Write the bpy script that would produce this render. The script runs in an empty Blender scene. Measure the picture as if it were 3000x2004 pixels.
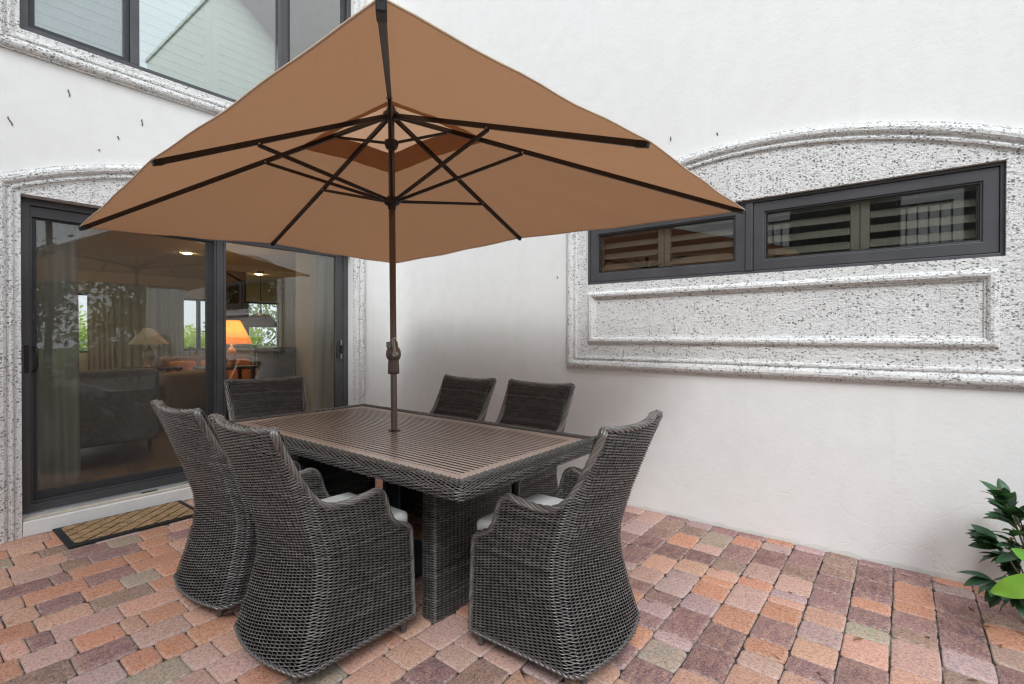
import bpy, bmesh, math, random
import numpy as np
from mathutils import Vector, Matrix

rnd = random.Random(7)
nrg = np.random.default_rng(7)
SC = bpy.context.scene
COL = SC.collection
PI = math.pi

# ------------------------------------------------------------------ camera
CAM = Vector((4.358, -3.4735, 1.28))
YAW, PITCH, ROLL = math.radians(38.276), math.radians(-0.361), math.radians(0.056)
cd = bpy.data.cameras.new('camera'); cam = bpy.data.objects.new('camera', cd); COL.objects.link(cam)
fw = Vector((-math.sin(YAW)*math.cos(PITCH), math.cos(YAW)*math.cos(PITCH), math.sin(PITCH)))
rt = Vector((math.cos(YAW), math.sin(YAW), 0)); up = rt.cross(fw)
r2 = rt*math.cos(ROLL)+up*math.sin(ROLL); u2 = -rt*math.sin(ROLL)+up*math.cos(ROLL)
m = Matrix((r2, u2, -fw)).transposed().to_4x4(); m.translation = CAM
cam.matrix_world = m
cd.sensor_fit = 'HORIZONTAL'; cd.sensor_width = 36.0; cd.lens = 1455.0/3000*36
cd.shift_y = -(1002-990.81)/3000
cd.clip_start = 0.02; cd.clip_end = 500
SC.camera = cam

# ------------------------------------------------------------------ sky + sun (bright overcast)
SUN_EL, SUN_AZ = math.radians(45), math.radians(143)     # azimuth clockwise from +Y
w = bpy.data.worlds.new('World'); SC.world = w; w.use_nodes = True
wn = w.node_tree.nodes; wl = w.node_tree.links
for n in list(wn): wn.remove(n)
sky = wn.new('ShaderNodeTexSky'); sky.sky_type = 'NISHITA'; sky.sun_disc = False
sky.sun_elevation = SUN_EL; sky.sun_rotation = SUN_AZ; sky.dust_density = 6.0; sky.air_density = 1.0; sky.altitude = 0
hs = wn.new('ShaderNodeHueSaturation'); hs.inputs['Saturation'].default_value = 0.55
bg = wn.new('ShaderNodeBackground'); bg.inputs['Strength'].default_value = 0.15
wo = wn.new('ShaderNodeOutputWorld')
wb = wn.new('ShaderNodeMix'); wb.data_type = 'RGBA'; wb.blend_type = 'MULTIPLY'; wb.inputs[0].default_value = 1; wb.inputs[7].default_value = (.93, 1.0, 1.12, 1)
# an even, bright cloud deck over the whole sky
tcw = wn.new('ShaderNodeTexCoord'); cn = wn.new('ShaderNodeTexNoise'); cn.inputs['Scale'].default_value = 2.6; cn.inputs['Detail'].default_value = 6
crp = wn.new('ShaderNodeValToRGB'); crp.color_ramp.elements[0].position = .3; crp.color_ramp.elements[0].color = (6.6, 7.1, 7.8, 1); crp.color_ramp.elements[1].position = .7; crp.color_ramp.elements[1].color = (9.4, 9.8, 10.3, 1)
cm = wn.new('ShaderNodeMix'); cm.data_type = 'RGBA'; cm.inputs[0].default_value = .72
wl.new(tcw.outputs['Generated'], cn.inputs['Vector']); wl.new(cn.outputs[0], crp.inputs[0])
wl.new(sky.outputs[0], hs.inputs['Color']); wl.new(hs.outputs[0], wb.inputs[6]); wl.new(wb.outputs[2], cm.inputs[6]); wl.new(crp.outputs[0], cm.inputs[7]); wl.new(cm.outputs[2], bg.inputs[0]); wl.new(bg.outputs[0], wo.inputs[0])
sd = bpy.data.lights.new('sun', 'SUN'); sd.energy = 1.2; sd.angle = math.radians(20); sd.color = (.94, .99, 1.0)
so = bpy.data.objects.new('sun', sd); COL.objects.link(so)
sdir = Vector((math.sin(SUN_AZ)*math.cos(SUN_EL), math.cos(SUN_AZ)*math.cos(SUN_EL), math.sin(SUN_EL)))
so.rotation_euler = sdir.to_track_quat('Z', 'Y').to_euler(); so.location = (8, -8, 12)
SC.view_settings.view_transform = 'Standard'; SC.view_settings.look = 'None'
SC.view_settings.gamma = 1; SC.view_settings.exposure = 0.50
SC.cycles.use_denoising = True; SC.cycles.denoising_prefilter = 'ACCURATE'
SC.cycles.max_bounces = 10; SC.cycles.transparent_max_bounces = 24; SC.cycles.transmission_bounces = 8
SC.cycles.sample_clamp_indirect = 3; SC.cycles.sample_clamp_direct = 12; SC.cycles.filter_width = 1.25

# ------------------------------------------------------------------ materials
M = {}
def new_mat(name):
    mt = bpy.data.materials.new(name); mt.use_nodes = True
    nt = mt.node_tree
    for n in list(nt.nodes): nt.nodes.remove(n)
    out = nt.nodes.new('ShaderNodeOutputMaterial'); M[name] = mt
    return mt, nt, out
class NB:
    def __init__(s, name):
        s.mt, s.nt, s.out = new_mat(name)
    def n(s, t, **kw):
        nd = s.nt.nodes.new(t)
        for k, v in kw.items():
            if k in nd.inputs: nd.inputs[k].default_value = v
            else: setattr(nd, k, v)
        return nd
    def l(s, a, b): s.nt.links.new(a, b)
    def co(s, scale=(1, 1, 1), kind='Object', rot=(0, 0, 0)):
        tc = s.n('ShaderNodeTexCoord'); mp = s.n('ShaderNodeMapping')
        mp.inputs['Scale'].default_value = scale; mp.inputs['Rotation'].default_value = rot
        s.l(tc.outputs[kind], mp.inputs[0]); return mp.outputs[0]
    def geo_co(s, scale=(1, 1, 1)):
        g = s.n('ShaderNodeNewGeometry'); mp = s.n('ShaderNodeMapping'); mp.inputs['Scale'].default_value = scale
        s.l(g.outputs['Position'], mp.inputs[0]); return mp.outputs[0]
    def noise(s, co, scale, detail=4, rough=.55, dist=0):
        nd = s.n('ShaderNodeTexNoise'); nd.inputs['Scale'].default_value = scale; nd.inputs['Detail'].default_value = detail
        nd.inputs['Roughness'].default_value = rough; nd.inputs['Distortion'].default_value = dist
        s.l(co, nd.inputs['Vector']); return nd
    def ramp(s, fac, pts):
        r = s.n('ShaderNodeValToRGB'); e = r.color_ramp.elements
        while len(e) < len(pts): e.new(.5)
        for el, (p, c) in zip(e, pts):
            el.position = p; el.color = (c[0], c[1], c[2], 1) if hasattr(c, '__len__') else (c, c, c, 1)
        s.l(fac, r.inputs[0]); return r.outputs[0]
    def mix(s, fac, a, b, mode='MIX'):
        mx = s.n('ShaderNodeMix', data_type='RGBA', blend_type=mode)
        for sock, v in ((mx.inputs[0], fac), (mx.inputs[6], a), (mx.inputs[7], b)):
            if hasattr(v, 'is_linked'): s.l(v, sock)
            elif hasattr(v, '__len__'): sock.default_value = (v[0], v[1], v[2], 1)
            else: sock.default_value = v if sock == mx.inputs[0] else (v, v, v, 1)
        return mx.outputs[2]
    def bump(s, h, strength, dist=.01, nrm=None):
        b = s.n('ShaderNodeBump'); b.inputs['Strength'].default_value = strength; b.inputs['Distance'].default_value = dist
        s.l(h, b.inputs['Height'])
        if nrm is not None: s.l(nrm, b.inputs['Normal'])
        return b.outputs[0]
    def math(s, op, a, b=None, clamp=False):
        mm = s.n('ShaderNodeMath', operation=op, use_clamp=clamp)
        for i, v in enumerate((a, b)):
            if v is None: continue
            if hasattr(v, 'is_linked'): s.l(v, mm.inputs[i])
            else: mm.inputs[i].default_value = v
        return mm.outputs[0]
    def bsdf(s, color, rough=.6, spec=.5, metal=0, normal=None, **kw):
        b = s.n('ShaderNodeBsdfPrincipled')
        if hasattr(color, 'is_linked'): s.l(color, b.inputs['Base Color'])
        else: b.inputs['Base Color'].default_value = (*color, 1)
        if hasattr(rough, 'is_linked'): s.l(rough, b.inputs['Roughness'])
        else: b.inputs['Roughness'].default_value = rough
        b.inputs['Specular IOR Level'].default_value = spec; b.inputs['Metallic'].default_value = metal
        if normal is not None: s.l(normal, b.inputs['Normal'])
        for k, v in kw.items(): b.inputs[k].default_value = v
        return b
    def done(s, sh): s.l(sh.outputs[0] if hasattr(sh, 'outputs') else sh, s.out.inputs[0]); return s.mt

def simple(name, color, rough=.6, spec=.5, metal=0, var=.12, scale=12, bump=0, bscale=200):
    b = NB(name); c = b.geo_co()
    nz = b.noise(c, scale, 5)
    k = b.ramp(nz.outputs[0], [(.3, tuple(x*(1-var) for x in color)), (.7, tuple(min(1, x*(1+var)) for x in color))])
    nm = None
    if bump: nm = b.bump(b.noise(c, bscale, 3).outputs[0], bump, .003)
    return b.done(b.bsdf(k, rough, spec, metal, nm))

def mat_stucco():
    b = NB('stucco'); c = b.geo_co()
    big = b.noise(c, 1.1, 5, .6); mid = b.noise(c, 9, 4); fine = b.noise(c, 160, 3)
    col = b.ramp(big.outputs[0], [(.3, (.765, .755, .735)), (.7, (.805, .80, .785))])
    col = b.mix(.25, col, b.ramp(mid.outputs[0], [(.35, (.72, .71, .69)), (.6, (.82, .815, .805))]))
    # green-grey splash stain hugging the foot of the wall, and vertical weather streaks
    st = b.noise(b.geo_co((7, 7, .5)), 1.0, 6, .6)
    sx = b.n('ShaderNodeSeparateXYZ'); g = b.n('ShaderNodeNewGeometry'); b.l(g.outputs['Position'], sx.inputs[0])
    edge = b.math('ADD', b.math('MULTIPLY', st.outputs[0], .07), -.018)
    foot = b.math('MULTIPLY', b.math('LESS_THAN', sx.outputs[2], edge), .35)
    col = b.mix(foot, col, (.55, .55, .47))
    streak = b.ramp(b.noise(b.geo_co((11, 11, .35)), 1, 5, .7).outputs[0], [(.58, 0), (.74, .22)])
    col = b.mix(streak, col, (.62, .61, .57))
    # trowel / patched cracks low on the wall
    ck = b.n('ShaderNodeTexVoronoi', feature='DISTANCE_TO_EDGE'); ck.inputs['Scale'].default_value = 3.2
    wrp = b.mix(.22, c, b.noise(c, 5, 5).outputs[1]); b.l(wrp, ck.inputs['Vector'])
    crk = b.ramp(ck.outputs[0], [(0, 1), (.012, 0)])
    lowm = b.math('MULTIPLY', b.math('SUBTRACT', .75, sx.outputs[2], True), 1.2, True)
    crk = b.math('MULTIPLY', crk, lowm)
    h = b.math('ADD', b.math('MULTIPLY', fine.outputs[0], .55), b.math('MULTIPLY', b.noise(c, 38, 4).outputs[0], .8))
    h = b.math('SUBTRACT', h, b.math('MULTIPLY', crk, .8))
    return b.done(b.bsdf(col, .85, .25, 0, b.bump(h, .35, .004)))
mat_stucco()

def mat_coral():
    b = NB('coral_stone'); c = b.geo_co((1, 1, 1.35))
    wr = b.mix(.012, c, b.noise(c, 90, 3).outputs[1])
    def pits(scale, lo, hi, keep):
        v = b.n('ShaderNodeTexVoronoi', Scale=scale); b.l(wr, v.inputs['Vector'])
        sp = b.n('ShaderNodeSeparateColor'); b.l(v.outputs['Color'], sp.inputs[0])
        sel = b.ramp(sp.outputs[0], [(keep, 0), (min(1, keep+.25), 1)])
        rad = b.math('ADD', b.math('MULTIPLY', sp.outputs[1], .25), lo)
        d = b.math('MULTIPLY', b.math('SUBTRACT', rad, v.outputs['Distance']), 1/hi, True)
        return b.math('MULTIPLY', d, sel)
    pit = b.math('MAXIMUM', pits(56.0, .22, .10, .28), pits(112.0, .22, .12, .30))
    clump = b.ramp(b.noise(c, 9, 4, .6).outputs[0], [(.36, .35), (.6, 1)])
    pit = b.math('MULTIPLY', pit, clump)
    dk = b.math('MULTIPLY', pit, .8)
    col = b.ramp(b.noise(c, 3, 5).outputs[0], [(.3, (.80, .79, .775)), (.7, (.86, .855, .84))])
    col = b.mix(dk, col, (.10, .09, .08))
    h = b.math('SUBTRACT', b.math('MULTIPLY', b.noise(c, 60, 5, .7).outputs[0], 1.6), b.math('MULTIPLY', pit, 1.5))
    return b.done(b.bsdf(col, .9, .2, 0, b.bump(h, .9, .008)))
mat_coral()

def mat_paver(name, kind):
    b = NB(name)
    if kind == 'object':
        oi = b.n('ShaderNodeObjectInfo'); base = oi.outputs['Color']
    else:
        at = b.n('ShaderNodeAttribute', attribute_name='tint'); base = at.outputs['Color']
    c = b.geo_co(); cs = b.geo_co((2.2, .8, 1))
    blot = b.noise(cs, 16, 5, .65, .6)
    col = b.mix(b.ramp(blot.outputs[0], [(.36, .0), (.62, .75)]), base, b.mix(.55, base, (.62, .36, .25)))
    gr = b.noise(c, 150, 3, .75); gr2 = b.noise(c, 75, 4, .7)
    col = b.mix(b.ramp(gr2.outputs[0], [(.34, .7), (.54, 0)]), col, b.mix(1, base, (.45, .42, .42), 'MULTIPLY'))
    col = b.mix(b.ramp(gr.outputs[0], [(.56, 0), (.70, .55)]), col, (.66, .57, .53))
    col = b.mix(b.ramp(gr.outputs[0], [(.30, .8), (.42, 0)]), col, (.07, .045, .04))
    # pale sand and lime left on the shoulders
    an = b.n('ShaderNodeAttribute', attribute_name='edge')
    ew = b.math('MULTIPLY', an.outputs['Fac'], b.ramp(b.noise(c, 60, 4, .7).outputs[0], [(.42, 0), (.68, .75)]))
    col = b.mix(ew, col, (.60, .52, .48))
    # damp grime patches
    gm = b.ramp(b.noise(c, 1.7, 5, .6).outputs[0], [(.52, 0), (.75, .35)])
    col = b.mix(gm, col, b.mix(1, col, (.62, .56, .54), 'MULTIPLY'))
    h = b.math('ADD', gr2.outputs[0], b.math('MULTIPLY', gr.outputs[0], .7))
    h = b.math('ADD', h, b.math('MULTIPLY', b.noise(c, 28, 3).outputs[0], 1.2))
    return b.done(b.bsdf(col, .86, .25, 0, b.bump(h, .5, .004)))
mat_paver('paver', 'object'); mat_paver('paver_field', 'attr')

def mat_wicker():
    b = NB('wicker'); at = b.n('ShaderNodeAttribute', attribute_name='tone'); c = b.co((1, 1, 1))
    nz = b.noise(c, 14, 3, .6)
    f = b.math('ADD', b.math('MULTIPLY', at.outputs['Fac'], .75), b.math('MULTIPLY', nz.outputs[0], .35))
    col = b.ramp(f, [(.1, (.026, .0245, .0245)), (.5, (.098, .090, .085)), (.95, (.24, .222, .21))])
    st = b.noise(b.co((60, 60, 400)), 4, 2)
    return b.done(b.bsdf(col, .27, .95, 0, b.bump(st.outputs[0], .12, .001), **{'Coat Weight': .35, 'Coat Roughness': .18}))
mat_wicker()
simple('wicker_shade_core', (.004, .004, .004), .9, .1)  # near-black backing, paints the shade seen in the weave gaps

def mat_canvas(name='canvas', k=1.0, fac=.50):
    b = NB(name); c = b.co()
    n1 = b.noise(b.co((240, 60, 60)), 3, 3, .7); n2 = b.noise(b.co((60, 240, 60)), 3, 3, .7); n3 = b.noise(c, 2.2, 4)
    f = b.math('MULTIPLY', b.math('ADD', n1.outputs[0], n2.outputs[0]), .5)
    col = b.ramp(f, [(.35, (.160, .075, .044)), (.65, (.265, .132, .084))])
    tr = b.ramp(f, [(.35, (.30*k, .155*k**1.25, .078*k**1.6)), (.65, (.43*k, .23*k**1.25, .125*k**1.6))])
    col = b.mix(.25, col, b.ramp(n3.outputs[0], [(.3, (.20, .10, .06)), (.7, (.27, .14, .085))]))
    d = b.n('ShaderNodeBsdfDiffuse'); b.l(col, d.inputs[0]); t = b.n('ShaderNodeBsdfTranslucent'); b.l(tr, t.inputs[0])
    bp = b.bump(f, .3, .001); b.l(bp, d.inputs['Normal'])
    mx = b.n('ShaderNodeMixShader'); mx.inputs[0].default_value = fac
    b.l(d.outputs[0], mx.inputs[1]); b.l(t.outputs[0], mx.inputs[2]); return b.done(mx)
mat_canvas(); mat_canvas('vent_canvas', 1.55, .68)
simple('canvas_edge', (.60, .46, .34), .9, .1, var=.06)

def mat_glass(name, tint=(.93, .95, .94), boost=1.0):
    b = NB(name); fr = b.n('ShaderNodeFresnel', IOR=1.52)
    t = b.n('ShaderNodeBsdfTransparent'); t.inputs[0].default_value = (*tint, 1)
    g = b.n('ShaderNodeBsdfGlossy'); g.inputs['Roughness'].default_value = .0; g.inputs[0].default_value = (.97, .97, .97, 1)
    mx = b.n('ShaderNodeMixShader'); b.l(b.math('MULTIPLY', fr.outputs[0], boost, True), mx.inputs[0])
    b.l(t.outputs[0], mx.inputs[1]); b.l(g.outputs[0], mx.inputs[2]); return b.done(mx)
mat_glass('glass', (.93, .94, .92), 2.0); mat_glass('coated_glass', (.88, .96, .92), 6.5)

def mat_screen():
    b = NB('insect_screen'); t = b.n('ShaderNodeBsdfTransparent'); d = b.n('ShaderNodeBsdfDiffuse'); d.inputs[0].default_value = (.10, .10, .105, 1)
    nz = b.noise(b.co((1, 40, 40)), 8, 2)
    mx = b.n('ShaderNodeMixShader'); b.l(b.ramp(nz.outputs[0], [(.3, .20), (.7, .28)]), mx.inputs[0])
    b.l(t.outputs[0], mx.inputs[1]); b.l(d.outputs[0], mx.inputs[2]); return b.done(mx)
mat_screen()

def mat_leaf(name, c1, c2, tr):
    b = NB(name); oi = b.n('ShaderNodeObjectInfo'); c = b.geo_co()
    nz = b.noise(c, 9, 4); f = b.math('ADD', b.math('MULTIPLY', oi.outputs['Random'], .5), b.math('MULTIPLY', nz.outputs[0], .5))
    col = b.ramp(f, [(.25, c1), (.75, c2)])
    pb = b.bsdf(col, .38, .5, 0, b.bump(b.noise(c, 60, 3).outputs[0], .25, .003))
    t = b.n('ShaderNodeBsdfTranslucent'); b.l(b.mix(1, col, tr, 'MULTIPLY'), t.inputs[0])
    mx = b.n('ShaderNodeMixShader'); mx.inputs[0].default_value = .4 if 'sunny' in name else .22
    b.l(pb.outputs[0], mx.inputs[1]); b.l(t.outputs[0], mx.inputs[2]); return b.done(mx)
mat_leaf('leaf_dark', (.018, .05, .028), (.045, .115, .05), (1.6, 2, .8))
mat_leaf('leaf_bright', (.12, .32, .035), (.26, .50, .07), (1.6, 1.8, .7))
mat_leaf('leaf_sunny', (.22, .34, .05), (.50, .58, .13), (1.9, 1.9, .9))  # sunlight on the garden is put into this lightened leaf colour
mat_leaf('leaf_palm', (.05, .10, .03), (.14, .21, .06), (1.6, 1.8, .7))
mat_leaf('leaf_red', (.07, .012, .018), (.20, .035, .04), (1.8, .9, .9))
mat_leaf('leaf_dry', (.16, .09, .04), (.30, .17, .08), (1.2, 1, .8))
simple('petal', (.75, .60, .60), .6)
simple('bark', (.10, .075, .055), .9, .2, var=.4, scale=30, bump=.5, bscale=60)

def mat_frame():
    b = NB('frame_metal'); c = b.geo_co()
    nz = b.noise(c, 260, 2); big = b.noise(c, 4, 5)
    col = b.ramp(big.outputs[0], [(.3, (.058, .058, .063)), (.7, (.080, .080, .086))])
    dust = b.ramp(b.noise(c, 7, 6, .7).outputs[0], [(.62, 0), (.8, .3)])
    col = b.mix(dust, col, (.22, .21, .2))
    return b.done(b.bsdf(col, .42, .5, .15, b.bump(nz.outputs[0], .06, .001)))
mat_frame()
simple('frame_dark', (.024, .025, .03), .45, .5, var=.1)
simple('gasket', (.008, .008, .009), .5)
simple('shutter_white', (.74, .80, .75), .45, .4, var=.04)
simple('shutter_cream', (.76, .71, .61), .45, .4, var=.04)
simple('sill_white', (.74, .74, .73), .55, .4, var=.07, scale=7, bump=.15, bscale=40)
simple('sill_beige', (.55, .50, .43), .6, .4, var=.08, scale=9)
simple('sill_alloy', (.50, .52, .53), .35, .5, .6)
simple('bronze', (.030, .021, .018), .42, .5, .2, var=.15)
simple('pole_bronze', (.16, .115, .10), .34, .5, .35, var=.1)
simple('steel', (.62, .60, .56), .28, .5, .9)
simple('grey_plastic', (.22, .24, .26), .4)
simple('base_black', (.02, .024, .03), .5, .4)
def mat_slat():
    b = NB('slat'); oi = b.n('ShaderNodeObjectInfo'); c = b.geo_co((3, 60, 60))
    nz = b.noise(c, 3, 4, .6, .4); f = b.math('ADD', b.math('MULTIPLY', nz.outputs[0], .6), b.math('MULTIPLY', oi.outputs['Random'], .4))
    col = b.ramp(f, [(.2, (.295, .21, .165)), (.8, (.37, .27, .22))])
    rg = b.ramp(b.noise(b.geo_co(), 14, 5, .7).outputs[0], [(.3, .27), (.7, .32)])
    return b.done(b.bsdf(col, rg, .8))
mat_slat()
simple('cushion', (.70, .69, .67), .9, .2, var=.04, scale=20, bump=.25, bscale=420)
simple('rubber', (.018, .019, .021), .7, .35, bump=.3)
def mat_coir():
    b = NB('coir'); c = b.geo_co(); n1 = b.noise(c, 130, 4, .75); n2 = b.noise(c, 22, 4)
    col = b.ramp(n1.outputs[0], [(.3, (.20, .115, .06)), (.55, (.50, .33, .18)), (.75, (.66, .48, .29))])
    col = b.mix(b.ramp(n2.outputs[0], [(.35, .4), (.6, 0)]), col, (.14, .09, .05))
    return b.done(b.bsdf(col, .95, .1, 0, b.bump(n1.outputs[0], 1, .006)))
mat_coir()
def mat_bed():
    b = NB('joint_sand'); c = b.geo_co(); n1 = b.noise(c, 150, 4, .7); n2 = b.noise(c, 5, 5, .6)
    col = b.ramp(n1.outputs[0], [(.35, (.025, .020, .017)), (.7, (.12, .10, .085))])
    col = b.mix(b.ramp(n2.outputs[0], [(.5, 0), (.65, .8)]), col, (.34, .30, .26))
    return b.done(b.bsdf(col, .95, .1, 0, b.bump(n1.outputs[0], .8, .004)))
mat_bed()
simple('soil', (.055, .038, .028), .95, .1, var=.5, scale=40, bump=1, bscale=70)
simple('lawn', (.075, .125, .035), .9, .2, var=.4, scale=3, bump=1, bscale=60)
simple('concrete', (.34, .33, .31), .85, .2, var=.15, scale=5)
# interior
simple('plaster_tan', (.46, .38, .29), .8, .2, var=.05)
simple('ceiling_cream', (.68, .61, .46), .8, .2, var=.04)
simple('floor_wood', (.20, .12, .075), .4, .4, var=.3, scale=4)
def mat_linen(name, c1, c2):
    b = NB(name); c = b.geo_co(); nz = b.noise(b.geo_co((400, 400, 60)), 2, 3)
    col = b.ramp(nz.outputs[0], [(.3, c1), (.7, c2)])
    d = b.bsdf(col, .9, .15); t = b.n('ShaderNodeBsdfTranslucent'); b.l(col, t.inputs[0])
    mx = b.n('ShaderNodeMixShader'); mx.inputs[0].default_value = .25
    b.l(d.outputs[0], mx.inputs[1]); b.l(t.outputs[0], mx.inputs[2]); return b.done(mx)
mat_linen('linen_grey', (.56, .53, .46), (.66, .63, .56)); mat_linen('linen_cream', (.58, .53, .42), (.68, .62, .50))
simple('sofa_grey', (.26, .25, .235), .9, .15, var=.2, scale=30, bump=.3, bscale=300)
simple('sofa_tan', (.30, .22, .15), .9, .15, var=.15, scale=30)
simple('cushion_orange', (.62, .24, .06), .85, .2)
simple('dark_wood', (.035, .024, .018), .35, .5, var=.3)
simple('black_lacquer', (.012, .012, .014), .15, .6)
simple('carved_stone', (.36, .33, .28), .85, .2, var=.25, scale=20, bump=.5, bscale=40)
simple('ceramic', (.45, .30, .18), .3, .5, var=.3)
simple('pendant_metal', (.11, .10, .085), .5, .4, .3, var=.4, scale=14)
simple('picture_wood', (.10, .06, .035), .5)
simple('white_wall', (.72, .72, .70), .8, .2, var=.05)
simple('roof_tile', (.16, .15, .145), .8, .2, var=.25, scale=10)
simple('rail_black', (.02, .02, .022), .5)
b = NB('lamp_shade'); dd = b.n('ShaderNodeBsdfDiffuse'); dd.inputs[0].default_value = (.75, .30, .06, 1)
tt = b.n('ShaderNodeBsdfTranslucent'); tt.inputs[0].default_value = (.85, .36, .07, 1)
mx = b.n('ShaderNodeMixShader'); mx.inputs[0].default_value = .6; b.l(dd.outputs[0], mx.inputs[1]); b.l(tt.outputs[0], mx.inputs[2]); b.done(mx)
b = NB('shade_pale'); b.done(b.bsdf((.55, .49, .38), .8, .2))
b = NB('downlight'); e = b.n('ShaderNodeEmission'); e.inputs[0].default_value = (1, .8, .5, 1); e.inputs[1].default_value = 170; b.done(e)
b = NB('bulb'); e = b.n('ShaderNodeEmission'); e.inputs[0].default_value = (1, .72, .38, 1); e.inputs[1].default_value = 18; b.done(e)
simple('millipede', (.02, .017, .015), .5)

# ------------------------------------------------------------------ mesh helpers
class MB:
    def __init__(s): s.v = []; s.f = []; s.attr = {}
    def add(s, vs, fs):
        o = len(s.v); s.v.extend([tuple(map(float, p)) for p in vs]); s.f.extend([tuple(i+o for i in f) for f in fs]); return s
    def box(s, a, b_):
        x0, y0, z0 = a; x1, y1, z1 = b_
        if x0 > x1: x0, x1 = x1, x0
        if y0 > y1: y0, y1 = y1, y0
        if z0 > z1: z0, z1 = z1, z0
        return s.add([(x0,y0,z0),(x1,y0,z0),(x1,y1,z0),(x0,y1,z0),(x0,y0,z1),(x1,y0,z1),(x1,y1,z1),(x0,y1,z1)],
                     [(0,3,2,1),(4,5,6,7),(0,1,5,4),(1,2,6,5),(2,3,7,6),(3,0,4,7)])
    def prism(s, poly, z0, z1, fn=None):     # poly CCW in (a,b), extruded along c
        n = len(poly); vs = [(p[0], p[1], z0) for p in poly]+[(p[0], p[1], z1) for p in poly]
        if fn: vs = [fn(*q) for q in vs]
        return s.add(vs, [tuple(range(n-1, -1, -1)), tuple(range(n, 2*n))]+[(i, (i+1) % n, (i+1) % n+n, i+n) for i in range(n)])
    def tube(s, path, r, n=8, cap=True):
        path = [Vector(p) for p in path]; k = len(path); vs = []; fs = []
        rs = r if hasattr(r, '__len__') else [r]*k
        ref = None
        for i, p in enumerate(path):
            t = (path[min(i+1, k-1)]-path[max(i-1, 0)]).normalized()
            if ref is None: ref = Vector((0, 0, 1)) if abs(t.z) < .9 else Vector((1, 0, 0))
            a = (ref-t*ref.dot(t)).normalized(); ref = a; c = t.cross(a)
            for j in range(n):
                an = 2*PI*j/n; vs.append(p+a*(math.cos(an)*rs[i])+c*(math.sin(an)*rs[i]))
        for i in range(k-1):
            for j in range(n):
                fs.append((i*n+j, i*n+(j+1) % n, (i+1)*n+(j+1) % n, (i+1)*n+j))
        if cap: fs.append(tuple(range(n-1, -1, -1))); fs.append(tuple(range((k-1)*n, k*n)))
        return s.add(vs, fs)
    def bar(s, p, q, wd, ht, upv=(0, 0, 1)):    # rectangular bar
        p = Vector(p); q = Vector(q); t = (q-p).normalized(); u = Vector(upv); u = (u-t*u.dot(t)).normalized(); c = t.cross(u)
        vs = [e+c*(sx*wd/2)+u*(sy*ht/2) for e in (p, q) for sx, sy in ((-1,-1),(1,-1),(1,1),(-1,1))]
        return s.add(vs, [(0,3,2,1),(4,5,6,7),(0,1,5,4),(1,2,6,5),(2,3,7,6),(3,0,4,7)])
    def lathe(s, prof, n=24, c=(0, 0, 0)):
        vs = []; fs = []; k = len(prof)
        for r, z in prof:
            for j in range(n):
                an = 2*PI*j/n; vs.append((c[0]+r*math.cos(an), c[1]+r*math.sin(an), c[2]+z))
        for i in range(k-1):
            for j in range(n): fs.append((i*n+j, i*n+(j+1) % n, (i+1)*n+(j+1) % n, (i+1)*n+j))
        fs.append(tuple(range(n-1, -1, -1))); fs.append(tuple(range((k-1)*n, k*n)))
        return s.add(vs, fs)
    def grid(s, P, mask=None, flip=False):      # P (r,c,3)
        P = np.asarray(P); r, c = P.shape[:2]; fs = []
        for i in range(r-1):
            for j in range(c-1):
                if mask is None or (mask[i, j] and mask[i+1, j] and mask[i, j+1] and mask[i+1, j+1]):
                    f = (i*c+j, i*c+j+1, (i+1)*c+j+1, (i+1)*c+j); fs.append(f[::-1] if flip else f)
        return s.add(P.reshape(-1, 3).tolist(), fs)
    def build(s, name, mat, parent=None, smooth=False, bevel=0, solid=0, loc=None, kind=None):
        me = bpy.data.meshes.new(name); me.from_pydata(s.v, [], s.f); me.update()
        for an, vals in s.attr.items():
            if len(vals) != len(s.v): continue
            if hasattr(vals[0], '__len__'):
                a = me.attributes.new(an, 'FLOAT_COLOR', 'POINT'); a.data.foreach_set('color', np.array([(*q, 1) for q in vals], dtype=np.float32).ravel())
            else:
                a = me.attributes.new(an, 'FLOAT', 'POINT'); a.data.foreach_set('value', np.array(vals, dtype=np.float32))
        if mat: me.materials.append(M[mat])
        if smooth: me.polygons.foreach_set('use_smooth', [True]*len(me.polygons))
        return link(name, me, parent, bevel, solid, loc, kind)
def link(name, me, parent=None, bevel=0, solid=0, loc=None, kind=None):
    o = bpy.data.objects.new(name, me); COL.objects.link(o)
    if parent is not None: o.parent = parent
    if loc is not None: o.location = loc
    if bevel:
        md = o.modifiers.new('bevel', 'BEVEL'); md.width = bevel; md.segments = 2; md.limit_method = 'ANGLE'; md.angle_limit = math.radians(40)
    if solid:
        md = o.modifiers.new('solid', 'SOLIDIFY'); md.thickness = solid; md.offset = 0
    if kind: o['kind'] = kind
    return o
def tag(o, label, cat, group=None):
    o['label'] = label; o['category'] = cat
    if group: o['group'] = group
    return o
def thing(name, label, cat, loc=(0, 0, 0), rz=0, group=None):
    o = bpy.data.objects.new(name, None); COL.objects.link(o); o.location = loc; o.rotation_euler = (0, 0, rz)
    o.empty_display_size = .1
    return tag(o, label, cat, group)
def struct(o): o['kind'] = 'structure'; return o
def copy_tree(o, parent=None):
    c = o.copy(); COL.objects.link(c); c.parent = parent
    for ch in list(o.children): copy_tree(ch, c)
    return c
def catmull(pts, n):
    P = [np.array(p, float) for p in pts]; P = [2*P[0]-P[1]]+P+[2*P[-1]-P[-2]]; out = []
    for i in range(1, len(P)-2):
        for k in range(n):
            t = k/n; a, b_, c, d = P[i-1], P[i], P[i+1], P[i+2]
            out.append(.5*((2*b_)+(c-a)*t+(2*a-5*b_+4*c-d)*t*t+(3*b_-a-3*c+d)*t**3))
    out.append(P[-2]); return np.array(out)
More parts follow.
